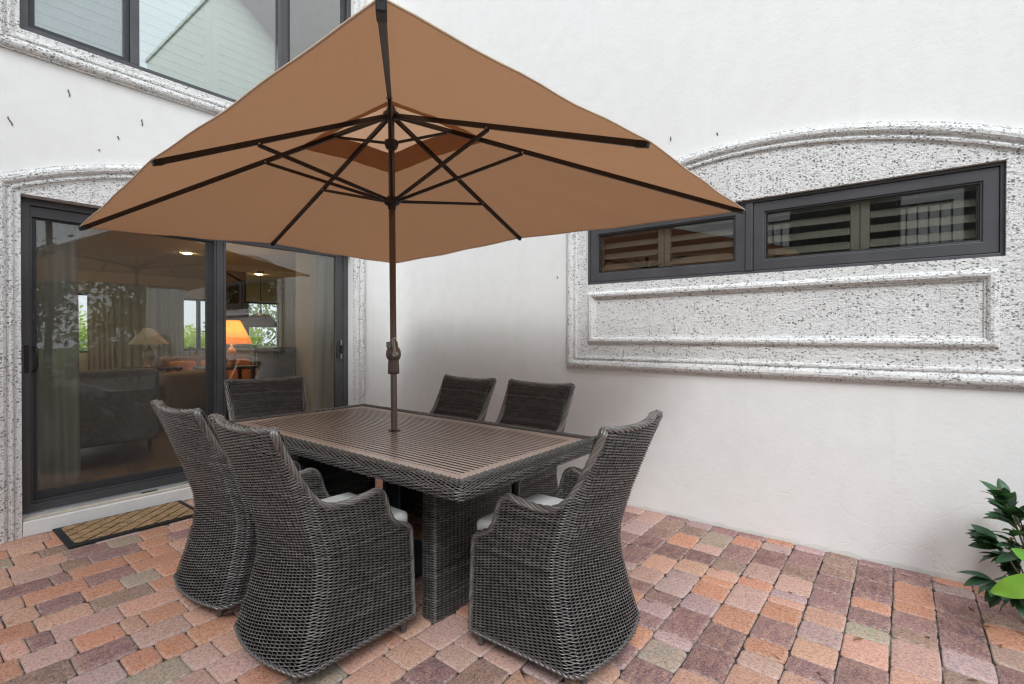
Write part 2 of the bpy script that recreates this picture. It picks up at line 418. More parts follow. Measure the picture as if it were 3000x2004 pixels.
def resample(P, step):
    P = np.asarray(P); d = np.r_[0, np.cumsum(np.linalg.norm(np.diff(P, axis=0), axis=1))]
    n = max(2, int(d[-1]/step)+1); s_ = np.linspace(0, d[-1], n)
    return np.stack([np.interp(s_, d, P[:, i]) for i in range(3)], 1)

# ------------------------------------------------------------------ ground
g = MB().box((-60, -60, -.30), (60, 60, -.06)).build('ground', 'lawn'); struct(g)
patio = MB().box((0.0, -6.4, -.05), (5.12, 0, -.011)).build('patio', 'joint_sand'); struct(patio)
bed = MB().box((5.124, -6.4, -.05), (8.4, 0, -.012)).build('planting_bed', 'soil'); struct(bed)

# pavers: tumbled concrete, courses 16 cm wide running away from the long wall
def paver_mesh(wd, ln, seed):
    r_ = random.Random(seed); vs = []; fs = []; edge = []
    rings = [(0, -.034, .9), (0, -.0045, 1.0), (.0035, -.0012, .75), (.011, 0, .15)]
    rad = [r_.uniform(.0125, .024) for _ in range(4)]
    jit = [[(r_.uniform(-.0018, .0018), r_.uniform(-.0018, .0018)) for _ in range(6)] for _ in range(4)]
    cz = [r_.uniform(-.0012, .0012) for _ in range(4)]
    for ins, z, e in rings:
        for ci, (sx, sy) in enumerate(((1, 1), (-1, 1), (-1, -1), (1, -1))):
            rr = rad[ci]; cx = sx*(wd/2-rr); cy = sy*(ln/2-rr)
            for k in range(3):
                an = PI/2*ci+PI/4*k
                j = jit[ci][k]
                vs.append((cx+math.cos(an)*(rr-ins)+j[0], cy+math.sin(an)*(rr-ins)+j[1], z+(cz[ci] if z > -.03 else 0))); edge.append(e)
            j = jit[ci][4]
            if ci % 2 == 0: mx_, my_ = r_.uniform(-.01, .01), sy*(ln/2-ins)
            else: mx_, my_ = sx*(wd/2-ins), r_.uniform(-.01, .01)
            vs.append((mx_+j[0], my_+j[1], z)); edge.append(e)
    n = 16
    for i in range(3):
        for j in range(n): fs.append((i*n+j, i*n+(j+1) % n, (i+1)*n+(j+1) % n, (i+1)*n+j))
    vs.append((0, 0, .0022)); edge.append(0)
    for j in range(n): fs.append((3*n+j, 3*n+(j+1) % n, 4*n))
    return vs, fs, edge
LENS = (.078, .115, .158, .196, .236)
PV = {(L, s): paver_mesh(.1555, L-.004, hash((int(L*1000), s)) & 0xffff) for L in LENS for s in range(4)}
PM = {}
for key, (vs, fs, ed) in PV.items():
    mb = MB(); mb.add(vs, fs); mb.attr['edge'] = ed
    o = mb.build('paver', 'paver', smooth=True); PM[key] = o.data; bpy.data.objects.remove(o)
TINTS = dict(orange=(.52, .235, .14), salmon=(.54, .305, .22), pink=(.50, .32, .275), mauve=(.235, .13, .135), plum=(.165, .085, .09), brown=(.25, .165, .13), olive=(.33, .29, .22), lilac=(.43, .305, .305))
def pick_tint(x, y):
    if x < 2.0: wts = dict(orange=6, salmon=6, pink=2.5, mauve=1.3, plum=.4, brown=1.5, olive=.5, lilac=.4)
    elif y < -1.6: wts = dict(orange=3, salmon=5, pink=4, mauve=1.2, plum=.5, brown=1, olive=1.0, lilac=1.5)
    elif x > 4.2 or y > -.55: wts = dict(orange=1.6, salmon=2, pink=1.4, mauve=4.5, plum=3, brown=3, olive=1.2, lilac=1)
    else: wts = dict(orange=3, salmon=3.2, pink=3, mauve=3.5, plum=1.3, brown=1.2, olive=1.8, lilac=2.4)
    k = rnd.choices(list(wts), list(wts.values()))[0]; c = TINTS[k]; j = rnd.uniform(.96, 1.22)
    return tuple(min(.8, q*j*rnd.uniform(.96, 1.04)) for q in c)
def project(P):
    q = Vector(P)-CAM; d = fw.dot(q)
    if d < .1: return None
    return 1500+1455*r2.dot(q)/d, 990.8-1455*u2.dot(q)/d, d
slots = []
for ci in range(32):
    x = .08+ci*.16; y = -.004-rnd.uniform(0, .05)*0
    first = True
    while y > -6.35:
        L = rnd.choices(LENS, (1.0, 2.2, 4, 2.2, 1.4) if x > 2 else (.6, 1.6, 3, 3, 2.6))[0]
        if first and rnd.random() < .6: L = rnd.choice(LENS[:2])
        first = False
        slots.append((x, y-L/2, L)); y -= L
vis = []
for i, (x, y, L) in enumerate(slots):
    p = project((x, y, 0))
    # things standing on the paving hide some of it: table pedestal line and chairs
    hid = any(abs(x-cx) < .2 and abs(y-cy) < .2 for cx, cy in ((2.43, -2.33), (1.73, -2.33), (3.23, -1.70), (1.72, -1.0), (2.39, -1.0), (.91, -1.75)))
    if p and -60 < p[0] < 3060 and p[1] < 2060 and not hid: vis.append((L*.16/p[2]**2.6, i))
vis.sort(reverse=True); single = {i for _, i in vis[:298]}
field = MB(); tints = []; edges = []
for i, (x, y, L) in enumerate(slots):
    key = (L, rnd.randrange(4)); tint = pick_tint(x, y)
    dx, dy, dz = rnd.uniform(-.0015, .0015), rnd.uniform(-.001, .001), rnd.uniform(-.0025, .002)
    rz = rnd.uniform(-.012, .012)+(PI if rnd.random() < .5 else 0); tx, ty = rnd.uniform(-.012, .012), rnd.uniform(-.012, .012)
    if i in single:
        o = bpy.data.objects.new('paver', PM[key]); COL.objects.link(o); o.parent = patio
        o.location = (x+dx, y+dy, dz); o.rotation_euler = (tx, ty, rz); o.color = (*tint, 1)
    else:
        mt = Matrix.Translation((x+dx, y+dy, dz)) @ Matrix.Rotation(rz, 4, 'Z') @ Matrix.Rotation(tx, 4, 'X')
        vs, fs, ed = PV[key]; field.add([mt @ Vector(v) for v in vs], fs); tints += [tint]*len(vs); edges += ed
field.attr['tint'] = tints; field.attr['edge'] = edges
field.build('paver_field', 'paver_field', patio, smooth=True, kind='stuff')

# ------------------------------------------------------------------ house
house = thing('house', 'white stucco house whose two walls meet in a corner around the patio', 'house')
def wall_mesh(a0, a1, z0, z1, holes, thick, fn):
    """wall in (a,z) with openings; fn(a,depth,z)->xyz ; depth 0 = face, thick = back"""
    A = sorted({a0, a1, *[h for q in holes for h in q[:2]]}); Z = sorted({z0, z1, *[h for q in holes for h in q[2:]]})
    mb = MB(); inside = lambda a, z: any(q[0] < a < q[1] and q[2] < z < q[3] for q in holes)
    idx = {}
    def vid(a, d, z):
        k = (a, d, z)
        if k not in idx: idx[k] = len(mb.v); mb.v.append(tuple(fn(a, d, z)))
        return idx[k]
    cell = lambda i, j: 0 <= i < len(A)-1 and 0 <= j < len(Z)-1 and not inside((A[i]+A[i+1])/2, (Z[j]+Z[j+1])/2)
    for i in range(len(A)-1):
        for j in range(len(Z)-1):
            if not cell(i, j): continue
            l, r_, b_, t = A[i], A[i+1], Z[j], Z[j+1]
            mb.f.append((vid(l, 0, b_), vid(r_, 0, b_), vid(r_, 0, t), vid(l, 0, t)))
            mb.f.append((vid(l, thick, t), vid(r_, thick, t), vid(r_, thick, b_), vid(l, thick, b_)))
            for (ni, nj, p, q) in ((i-1, j, (l, b_), (l, t)), (i+1, j, (r_, t), (r_, b_)), (i, j-1, (r_, b_), (l, b_)), (i, j+1, (l, t), (r_, t))):
                if not cell(ni, nj): mb.f.append((vid(p[0], 0, p[1]), vid(q[0], 0, q[1]), vid(q[0], thick, q[1]), vid(p[0], thick, p[1])))
    return mb
LW = lambda a, d, z: (-d, a, z)          # door wall: a = y
RW = lambda a, d, z: (a, d, z)           # window wall: a = x
DY0, DY1, DZ0, DZ1 = -2.935, -.535, 0.0, 2.165
UY0, UY1, UZ0, UZ1 = -2.935, -.535, 3.195, 4.75
WX0, WX1, WZ0, WZ1 = 2.375, 4.755, 1.677, 2.155
wl_ = wall_mesh(-7.0, 0.0, -.05, 7.0, [(DY0, DY1, DZ0, DZ1), (UY0, UY1, UZ0, UZ1)], .26, LW).build('wall', 'stucco', house)
wl_['label'] = 'stucco wall with the sliding door'
wr_ = wall_mesh(.003, 8.0, -.05, 7.0, [(WX0, WX1, WZ0, WZ1)], .26, RW).build('wall', 'stucco', house)
wr_['label'] = 'stucco wall with the low wide window'
MB().box((-.6, -7.3, 7.004), (.55, 0.5, 7.16)).build('roof_eave', 'roof_tile', house)
MB().box((.555, -.03, 7.004), (8.03, 4.0, 7.07)).build('parapet_cap', 'white_wall', house)
MB().box((7.74, .265, -.05), (8.0, 4.0, 6.99)).build('wall', 'stucco', house)

PROF = [(0, 0), (0, .016), (.010, .018), (.013, .028), (.022, .038), (.036, .044), (.052, .042), (.064, .034), (.070, .022), (.077, .021), (.080, .028), (.088, .030), (.098, .027), (.102, .015), (.116, .012)]
def surround_path(c, hw, zb, zpk, R, d, closed, bottom):
    """points (a,z) of the moulding line inset d; arch centre below the peak"""
    zc = zpk-R; rr = R-d; w_ = hw-d; an = math.asin(w_/rr)
    arch = [(c+rr*math.sin(-an+2*an*k/36), zc+rr*math.cos(-an+2*an*k/36)) for k in range(37)]
    if closed: return [(c+w_, bottom+d), (c-w_, bottom+d)]+arch
    return [(c-w_, bottom)]+arch+[(c+w_, bottom)]
def surround(name, c, hw, zpk, R, bottom, closed, fn, prof=PROF):
    rows = []
    for d, h in prof:
        pts = surround_path(c, hw, 0, zpk, R, d, closed, bottom)
        if closed: pts = pts+[pts[0]]
        # densify long straight runs so the coarse edge can wobble
        rows.append([fn(a, -h, z) for a, z in pts])
    mb = MB(); mb.grid(np.array(rows)); return mb
def fix_normals(o):
    bm = bmesh.new(); bm.from_mesh(o.data); bmesh.ops.remove_doubles(bm, verts=bm.verts, dist=1e-5); bmesh.ops.recalc_face_normals(bm, faces=bm.faces); bm.to_mesh(o.data); bm.free()
def plate(mb, poly_top, poly_bot, h, fn):     # strip plate between two equal-length polylines at height h
    mb.grid(np.array([[fn(a, -h, z) for a, z in poly_top], [fn(a, -h, z) for a, z in poly_bot]]))
IN = .116; FH = .012
# window surround on the right wall
WC = 3.565; WHW = 1.37; WR = 3.16; WPK = 2.551; WB = 1.012
sw = surround('x', WC, WHW, WPK, WR, WB, True, RW).build('window_surround', 'coral_stone', house)
fix_normals(sw); sw['label'] = 'pitted cast stone surround with a low arch and recessed panel'
fld = MB(); inner = surround_path(WC, WHW, 0, WPK, WR, IN, True, WB)
arch = inner[2:]; ax0 = WC-WHW+IN; ax1 = WC+WHW-IN
def clampa(a): return min(max(a, WX0), WX1)
top_a = [(WX0, np.interp(WX0, [p[0] for p in arch], [p[1] for p in arch]))]+[p for p in arch if WX0 < p[0] < WX1]+[(WX1, np.interp(WX1, [p[0] for p in arch], [p[1] for p in arch]))]
plate(fld, top_a, [(a, WZ1+.001) for a, _ in top_a], FH, RW)
plate(fld, [arch[0], top_a[0]], [(ax0, WB+IN), (WX0, WB+IN)], FH, RW)
plate(fld, [top_a[-1], arch[-1]], [(WX1, WB+IN), (ax1, WB+IN)], FH, RW)
PX0, PX1, PZ0, PZ1 = 2.395, 4.735, 1.215, 1.618
plate(fld, [(WX0, WZ0), (WX1, WZ0)], [(WX0, PZ1), (WX1, PZ1)], FH, RW)
plate(fld, [(WX0, PZ0), (WX1, PZ0)], [(WX0, WB+IN), (WX1, WB+IN)], FH, RW)
plate(fld, [(WX0, PZ1), (PX0, PZ1)], [(WX0, PZ0), (PX0, PZ0)], FH, RW)
plate(fld, [(PX1, PZ1), (WX1, PZ1)], [(PX1, PZ0), (WX1, PZ0)], FH, RW)
# lip into the window opening
for (p, q) in (((WX0, WZ1+.001), (WX1, WZ1+.001)), ((WX1, WZ0), (WX0, WZ0)), ((WX0, WZ0), (WX0, WZ1+.001)), ((WX1, WZ1+.001), (WX1, WZ0))):
    fld.grid(np.array([[RW(p[0], -FH, p[1]), RW(q[0], -FH, q[1])], [RW(p[0], .0, p[1]), RW(q[0], .0, q[1])]]))
o = fld.build('stone_field', 'coral_stone', sw); fix_normals(o)
pp = [(0, .012), (.003, .020), (.010, .030), (.022, .036), (.036, .034), (.046, .024), (.050, .014), (.058, .013), (.061, .004), (.07, .004)]
rows = [[RW(a, -h, z) for a, z in ((PX0+d, PZ0+d), (PX1-d, PZ0+d), (PX1-d, PZ1-d), (PX0+d, PZ1-d), (PX0+d, PZ0+d))] for d, h in pp]
o = MB().grid(np.array(rows)).build('panel_moulding', 'coral_stone', sw); fix_normals(o)
o = MB().grid(np.array([[RW(PX0+.07, -.004, PZ0+.07), RW(PX1-.07, -.004, PZ0+.07)], [RW(PX0+.07, -.004, PZ1-.07), RW(PX1-.07, -.004, PZ1-.07)]])).build('recessed_panel', 'coral_stone', sw); fix_normals(o)
# door surround on the left wall
DC = -1.735; DHW = 1.335; DPK = 2.566; DR = 2.95
P2 = PROF+[(.135, .012)]
ds = surround('x', DC, DHW, DPK, DR, 0.0, False, LW, P2).build('door_surround', 'coral_stone', house)
fix_normals(ds); ds['label'] = 'pitted cast stone surround with a low arch over the sliding door'
fld = MB(); arch = surround_path(DC, DHW, 0, DPK, DR, .135, False, 0)[1:-1]
plate(fld, arch, [(a, DZ1) for a, _ in arch], FH, LW)
for (p, q) in (((DY0, DZ1), (DY1, DZ1)), ((DY0, 0), (DY0, DZ1)), ((DY1, DZ1), (DY1, 0))):
    fld.grid(np.array([[LW(p[0], -FH, p[1]), LW(q[0], -FH, q[1])], [LW(p[0], 0, p[1]), LW(q[0], 0, q[1])]]))
o = fld.build('stone_field', 'coral_stone', ds); fix_normals(o)
# upper window surround (square bottom, arch out of frame)
us = surround('x', DC, DHW, 5.16, 2.95, 3.046, True, LW, PROF[:-1]+[(.116, .012), (.135, .012)]).build('window_surround', 'coral_stone', house)
fix_normals(us); us['label'] = 'cast stone surround of the upper window'
fld = MB(); arch = surround_path(DC, DHW, 0, 5.16, 2.95, .135, True, 3.046)[2:]
plate(fld, arch, [(a, UZ1) for a, _ in arch], FH, LW)
o = fld.build('stone_field', 'coral_stone', us); fix_normals(o); fld = MB()
plate(fld, [(UY0, UZ0), (UY1, UZ0)], [(UY0, 3.046+.135), (UY1, 3.046+.135)], FH, LW)
o = fld.build('stone_field', 'coral_stone', us); fix_normals(o)

# generic rectangular frame ring, mitred: (a0,a1,z0,z1) outer, width, depth range
def ring(fn, a0, a1, z0, z1, wl, d0, d1, wb=None, wt=None, wr=None):
    wb = wl if wb is None else wb; wt = wl if wt is None else wt; wr = wl if wr is None else wr
    out = [(a0, z0), (a1, z0), (a1, z1), (a0, z1)]; inn = [(a0+wl, z0+wb), (a1-wr, z0+wb), (a1-wr, z1-wt), (a0+wl, z1-wt)]
    mb = MB(); vs = []
    for d in (d0, d1):
        for p in out+inn: vs.append(fn(p[0], d, p[1]))
    fs = []
    for k in range(4):
        n_ = (k+1) % 4
        fs += [(k, n_, n_+4, k+4), (k+8, k+12, n_+12, n_+8), (k, k+8, n_+8, n_), (k+4, n_+4, n_+12, k+12)]
    mb.add(vs, fs); return mb
def ring_obj(name, mat, parent, bevel, *a, **k):
    o = ring(*a, **k).build(name, mat, parent, bevel=bevel); fix_normals(o); return o

# sliding door
door = thing('sliding_door', '', 'x'); del door['label']; del door['category']; door.parent = house
door['label'] = 'two-panel grey metal sliding glass door'
ring_obj('frame', 'frame_metal', door, .003, LW, -2.933, -.537, .125, 2.163, .052, .085, .235, wb=.05, wt=.045)
ring_obj('head_track', 'frame_metal', door, .002, LW, -2.885, -.585, .165, 2.126, .028, .09, .12, wb=.0, wt=.05) if False else None
# left sliding panel (with screen), right panel
pl = ring_obj('panel', 'frame_dark', door, .003, LW, -2.880, -1.762, .176, 2.116, .036, .125, .165, wb=.066, wt=.078, wr=.066)
MB().box((-.1455, -2.844, .242), (-.1395, -1.828, 2.038)).build('glass_pane', 'glass', pl)
MB().grid(np.array([[LW(-2.862, .118, .20), LW(-1.775, .118, .20)], [LW(-2.862, .118, 2.08), LW(-1.775, .118, 2.08)]])).build('insect_screen', 'insect_screen', pl)
ring_obj('screen_frame', 'frame_metal', pl, .002, LW, -2.882, -1.764, .176, 2.118, .014, .106, .1245, wb=.016, wt=.07)
MB().box((-.118, -1.7615, .18), (-.098, -1.713, 2.114)).build('interlock', 'frame_metal', door, bevel=.003)
pr_ = ring_obj('panel', 'frame_metal', door, .003, LW, -1.7115, -.586, .176, 2.116, .020, .096, .136, wb=.066, wt=.058, wr=.082)
MB().box((-.1195, -1.692, .241), (-.1135, -.667, 2.059)).build('glass_pane', 'glass', pr_)
# handles
h1 = MB().box((-.101, -2.912, 1.03), (-.084, -2.886, 1.215)).build('handle', 'gasket', door, bevel=.004)
MB().tube(catmull([LW(-2.868, .104, 1.04), LW(-2.852, .08, 1.06), LW(-2.85, .07, 1.12), LW(-2.852, .08, 1.18), LW(-2.868, .104, 1.2)], 5), .006, 8).build('pull', 'gasket', h1, smooth=True)
h2 = MB().box((-.0955, -.628, 1.04), (-.088, -.604, 1.225)).build('handle', 'gasket', door, bevel=.003)
for z in (1.04, 1.175): MB().box((-.0875, -.624, z), (-.078, -.608, z+.05)).build('latch', 'grey_plastic', h2, bevel=.002)
MB().tube(catmull([LW(-.655, .094, 1.05), LW(-.672, .075, 1.07), LW(-.676, .068, 1.13), LW(-.672, .075, 1.19), LW(-.655, .094, 1.21)], 5), .006, 8).build('pull', 'gasket', h2, smooth=True)
# threshold
MB().box((-.245, -2.932, 0.0), (.012, -.538, .095)).build('sill', 'sill_white', door, bevel=.006)
MB().box((-.24, -2.932, .0955), (-.004, -.538, .112)).build('sill_ledge', 'sill_beige', door, bevel=.004)
MB().box((-.236, -2.932, .1125), (-.04, -.538, .1245)).build('sill_track', 'sill_alloy', door, bevel=.002)
MB().box((-.0395, -2.30, .1135), (-.030, -2.20, .119)).build('weep_slot', 'gasket', door)

# low wide window on right wall: two casements + shutters
win = bpy.data.objects.new('window', None); COL.objects.link(win); win.parent = house; win['label'] = 'low wide dark framed window with two panes'
ring_obj('frame', 'frame_metal', win, .003, RW, WX0+.002, WX1-.002, WZ0+.002, WZ1-.002, .018, .012, .10)
MB().box((3.545, .006, WZ0+.021), (3.588, .10, WZ1-.021)).build('mullion', 'frame_metal', win, bevel=.004)
for (a, b_) in ((WX0+.022, 3.543), (3.590, WX1-.022)):
    s_ = ring_obj('sash', 'frame_metal', win, .004, RW, a, b_, WZ0+.022, WZ1-.022, .062, .018, .08)
    ring_obj('glazing_bead', 'frame_metal', s_, .002, RW, a+.0625, b_-.0625, WZ0+.0845, WZ1-.0845, .008, .026, .07)
    ring_obj('gasket', 'gasket', s_, 0, RW, a+.071, b_-.071, WZ0+.093, WZ1-.093, .007, .034, .06)
    MB().box((a+.0785, .042, WZ0+.1005), (b_-.0785, .048, WZ1-.1005)).build('glass_pane', 'glass', s_)
def shutter_panel(parent, fn, a0, a1, z0, z1, d, mat, stile, rail, pitch, blade, ang):
    ring_obj('shutter_frame', mat, parent, .003, fn, a0, a1, z0, z1, stile, d-.014, d+.014, wb=rail, wt=rail)
    n = max(1, int(round((z1-z0-2*rail)/pitch))); pt = (z1-z0-2*rail)/n; me = None
    for k in range(n):
        z = z0+rail+pt*(k+.5)
        if me is None:
            mb = MB(); sec = [(-blade/2, 0), (-blade*.25, .0045), (blade*.25, .0045), (blade/2, 0), (blade*.25, -.0045), (-blade*.25, -.0045)]
            ca, sa = math.cos(ang), math.sin(ang)
            sec = [(u*ca-v*sa, u*sa+v*ca) for u, v in sec]; L = (a1-a0-2*stile-.004)/2; c_ = (a0+a1)/2
            q = [fn(sg*L, u, v) for sg in (-1, 1) for u, v in sec]
            mb.add(q, [tuple(range(5, -1, -1)), tuple(range(6, 12))]+[(i, (i+1) % 6, (i+1) % 6+6, i+6) for i in range(6)])
            o = mb.build('shutter_slat', mat, parent); me = o.data; fix_normals(o)
        else: o = link('shutter_slat', me, parent)
        o.location = fn((a0+a1)/2, d, z)
for a0, a1 in ((2.42, 2.965), (2.968, 3.52), (3.60, 4.15), (4.153, 4.70)):
    shutter_panel(win, RW, a0, a1, WZ0-.02, WZ1+.08, .115, 'shutter_cream', .045, .04, .086, .080, math.radians(42))
dk = MB().box((2.2, .262, 1.3), (4.9, 1.9, 2.6)); dk.f = [f for f in dk.f if f != (0, 1, 5, 4)]; dk.build('room_shell', 'plaster_tan', win)
# upper window
uw = bpy.data.objects.new('window', None); COL.objects.link(uw); uw.parent = house; uw['label'] = 'upper window with closed white shutters behind coated glass'
ring_obj('frame', 'frame_metal', uw, .003, LW, UY0+.002, UY1-.002, UZ0+.002, UZ1-.002, .045, .03, .14)
for y0, y1, nm in ((-2.357, -2.302, 'mullion'), (-1.26, -1.19, 'mullion')):
    MB().box((-.14, y0, UZ0+.048), (-.033, y1, UZ1-.048)).build(nm, 'frame_metal', uw, bevel=.003)
for y0, y1 in ((UY0+.048, -2.358), (-1.189, UY1-.048)):
    s_ = ring_obj('sash', 'frame_dark', uw, .003, LW, y0, y1, UZ0+.049, UZ1-.049, .03, .05, .11)
    MB().box((-.083, y0+.031, UZ0+.081), (-.077, y1-.031, UZ1-.081)).build('glass_pane', 'coated_glass', s_)
MB().box((-.083, -2.301, UZ0+.049), (-.077, -1.261, UZ1-.049)).build('glass_pane', 'coated_glass', uw)
MB().grid(np.array([[LW(UY0+.06, .056, UZ0+.06), LW(-2.365, .056, UZ0+.06)], [LW(UY0+.06, .056, UZ1-.06), LW(-2.365, .056, UZ1-.06)]])).build('insect_screen', 'insect_screen', uw)
for a0, a1 in ((-2.90, -2.34), (-2.335, -1.778), (-1.774, -1.20), (-1.195, -.57)):
    shutter_panel(uw, LW, a0, a1, UZ0-.05, UZ1+.05, .165, 'shutter_white', .05, .06, .073, .0765, math.radians(78))

dk = MB().box((-2.2, -3.4, 2.9), (-.262, -.1, 5.2)); dk.f = [f for f in dk.f if f != (1, 2, 6, 5)]; dk.build('room_shell', 'plaster_tan', uw)

# ------------------------------------------------------------------ wicker weave
class Weave:
    def __init__(s): s.V = []; s.F = []; s.T = []; s.n = 0
    def add(s, P, N, mask=None, amp=.0050, rv=.0025, rn=.0022, parity=0, tone=None):
        P = np.asarray(P, float); N = np.asarray(N, float); R, Mn = P.shape[:2]
        N = N/np.maximum(np.linalg.norm(N, axis=2, keepdims=True), 1e-9)
        T = np.gradient(P, axis=1); T /= np.maximum(np.linalg.norm(T, axis=2, keepdims=True), 1e-9)
        B = np.cross(N, T); B /= np.maximum(np.linalg.norm(B, axis=2, keepdims=True), 1e-9)
        j = np.arange(Mn)[None, :]; r = np.arange(R)[:, None]
        sg = np.where(j % 2 == 0, np.where(((j//2)+r+parity) % 2 == 0, 1.0, -1.0), 0.0)
        C = P+N*(sg*amp)[..., None]+N*nrg.normal(0, .0003, (R, 1, 1))+B*nrg.normal(0, .00035, (R, Mn, 1))
        ringv = np.stack([C+B*rv, C+N*rn, C-B*rv, C-N*rn], axis=2)
        base = s.n+(np.arange(R)[:, None]*Mn+np.arange(Mn)[None, :])*4
        ok = np.ones((R, Mn-1), bool) if mask is None else (mask[:, :-1] & mask[:, 1:])
        a = base[:, :-1][ok]; b_ = base[:, 1:][ok]
        for k in range(4):
            k2 = (k+1) % 4; s.F.append(np.stack([a+k, b_+k, b_+k2, a+k2], 1))
        s.V.append(ringv.reshape(-1, 3)); s.n += R*Mn*4
        tn = np.clip(nrg.normal(.42, .11, (R, 1))+np.repeat(nrg.normal(0, .08, (R, (Mn+3)//4)), 4, axis=1)[:, :Mn], 0, 1) if tone is None else np.full((R, Mn), tone)
        s.T.append(np.repeat(tn.reshape(-1), 4))
    def rope(s, path, ref, ns=4, a=.011, b_=.011, r=.0062, pitch=.075, tone=(.35, .2), sides=6, phase=0, closed=False):
        P = np.asarray(path, float); n = len(P)
        T = np.gradient(P, axis=0); T /= np.linalg.norm(T, axis=1, keepdims=True)
        A = np.asarray(ref, float); A = np.broadcast_to(A, P.shape); A = A-T*(A*T).sum(1, keepdims=True); A /= np.linalg.norm(A, axis=1, keepdims=True)
        Bv = np.cross(T, A); d = np.r_[0, np.cumsum(np.linalg.norm(np.diff(P, axis=0), axis=1))]
        for k in range(ns):
            th = 2*PI*d/pitch+2*PI*k/ns+phase
            C = P+A*(a*np.cos(th))[:, None]+Bv*(b_*np.sin(th))[:, None]
            t2 = np.gradient(C, axis=0); t2 /= np.linalg.norm(t2, axis=1, keepdims=True)
            A2 = A-t2*(A*t2).sum(1, keepdims=True); A2 /= np.linalg.norm(A2, axis=1, keepdims=True); B2 = np.cross(t2, A2)
            an = 2*PI*np.arange(sides)/sides
            ringv = C[:, None, :]+(A2[:, None, :]*np.cos(an)[None, :, None]+B2[:, None, :]*np.sin(an)[None, :, None])*r
            base = s.n+np.arange(n)*sides
            for q in range(sides):
                q2 = (q+1) % sides; s.F.append(np.stack([base[:-1]+q, base[:-1]+q2, base[1:]+q2, base[1:]+q], 1))
            s.V.append(ringv.reshape(-1, 3)); s.n += n*sides
            s.T.append(np.full(n*sides, float(np.clip(nrg.normal(*tone), 0, 1))))
    def build(s, name, parent, kind=None):
        V = np.concatenate(s.V); F = np.concatenate(s.F); Tn = np.concatenate(s.T)
        used = np.zeros(len(V), bool); used[F.ravel()] = True; mp = np.cumsum(used)-1
        V = V[used]; Tn = Tn[used]; F = mp[F]
        me = bpy.data.meshes.new(name)
        me.vertices.add(len(V)); me.vertices.foreach_set('co', V.astype(np.float32).ravel())
        me.loops.add(F.size); me.loops.foreach_set('vertex_index', F.astype(np.int32).ravel())
        me.polygons.add(len(F)); me.polygons.foreach_set('loop_start', (np.arange(len(F))*4).astype(np.int32))
        me.polygons.foreach_set('use_smooth', np.ones(len(F), bool))
        me.update(calc_edges=True); me.validate()
        at = me.attributes.new('tone', 'FLOAT', 'POINT'); at.data.foreach_set('value', Tn.astype(np.float32))
        me.materials.append(M['wicker']); return link(name, me, parent, kind=kind)

# ------------------------------------------------------------------ chair
ZK = [.04, .075, .197, .316, .40, .475, .63, .76, .86, .945]
YK = [-.262, -.250, -.208, -.176, -.166, -.174, -.222, -.268, -.305, -.330]
HZ = [.04, .2, .4, .64, .945]; HWV = [.276, .266, .256, .262, .270]
BZ = [.04, .4, .945]; BV = [.034, .014, .028]
yr_ = lambda z: np.interp(z, ZK, YK); hw_ = lambda z: np.interp(z, HZ, HWV); bu_ = lambda z: np.interp(z, BZ, BV)
YF = .270
RIM = [(.270, .066), (.270, .25), (.269, .405), (.258, .448), (.225, .466), (.183, .488), (.153, .53), (.138, .58), (.122, .622), (.092, .642), (.045, .638), (-.03, .629), (-.10, .633), (-.15, .652), (-.19, .688), (-.225, .738), (-.262, .803), (-.30, .875), (-.322, .925), (-.330, .942)]
ry = np.array([p[0] for p in RIM[2:]])[::-1]; rz_ = np.array([p[1] for p in RIM[2:]])[::-1]
NSID, NCOR, NBAK = 19, 4, 18
def shell_row(z, off=0.0):
    """U-shaped plan line at height z, right front -> back -> left front; returns pts (n,2), outward normals"""
    hw = float(hw_(z)); yr = float(yr_(z)); rc = float(np.interp(z, [.04, .6, .945], [.06, .05, .016])); bl = float(bu_(z)); pts = []
    ys = np.linspace(YF, yr+rc, 2*NSID+1)[:-1]; pts += [(hw, y) for y in ys]
    an = np.linspace(0, PI/2, 2*NCOR+1)[:-1]; pts += [(hw-rc+rc*math.cos(a), yr+rc-rc*math.sin(a)) for a in an]
    xs = np.linspace(hw-rc, -(hw-rc), 2*NBAK+1)[:-1]; pts += [(x, yr-bl*(1-(x/(hw-rc))**2)) for x in xs]
    pts += [(-(hw-rc)-rc*math.sin(a), yr+rc-rc*math.cos(a)) for a in an]
    ys2 = np.linspace(yr+rc, YF, 2*NSID+1); pts += [(-hw, y) for y in ys2]
    p = np.array(pts); t = np.gradient(p, axis=0); n = np.stack([-t[:, 1], t[:, 0]], 1)
    n = n/np.linalg.norm(n, axis=1, keepdims=True)
    if (n[0, 0] < 0): n = -n
    return p-n*off, n
def shell(zs, off):
    P = []; N = []
    for z in zs:
        p, n = shell_row(z, off); P.append(np.c_[p, np.full(len(p), z)]); N.append(np.c_[n, np.zeros(len(p))])
    return np.array(P), np.array(N)
def top_at(P):
    x, y = P[..., 0], P[..., 1]
    ts = np.interp(y, ry, rz_); tb = .942-.012*(1-np.minimum(1, (x/.25))**2)
    return np.where(np.abs(x) > .205, ts, tb)
IB0 = 2*NSID; IB1 = 2*(NSID+2*NCOR+NBAK)       # sample range of the back incl. corners
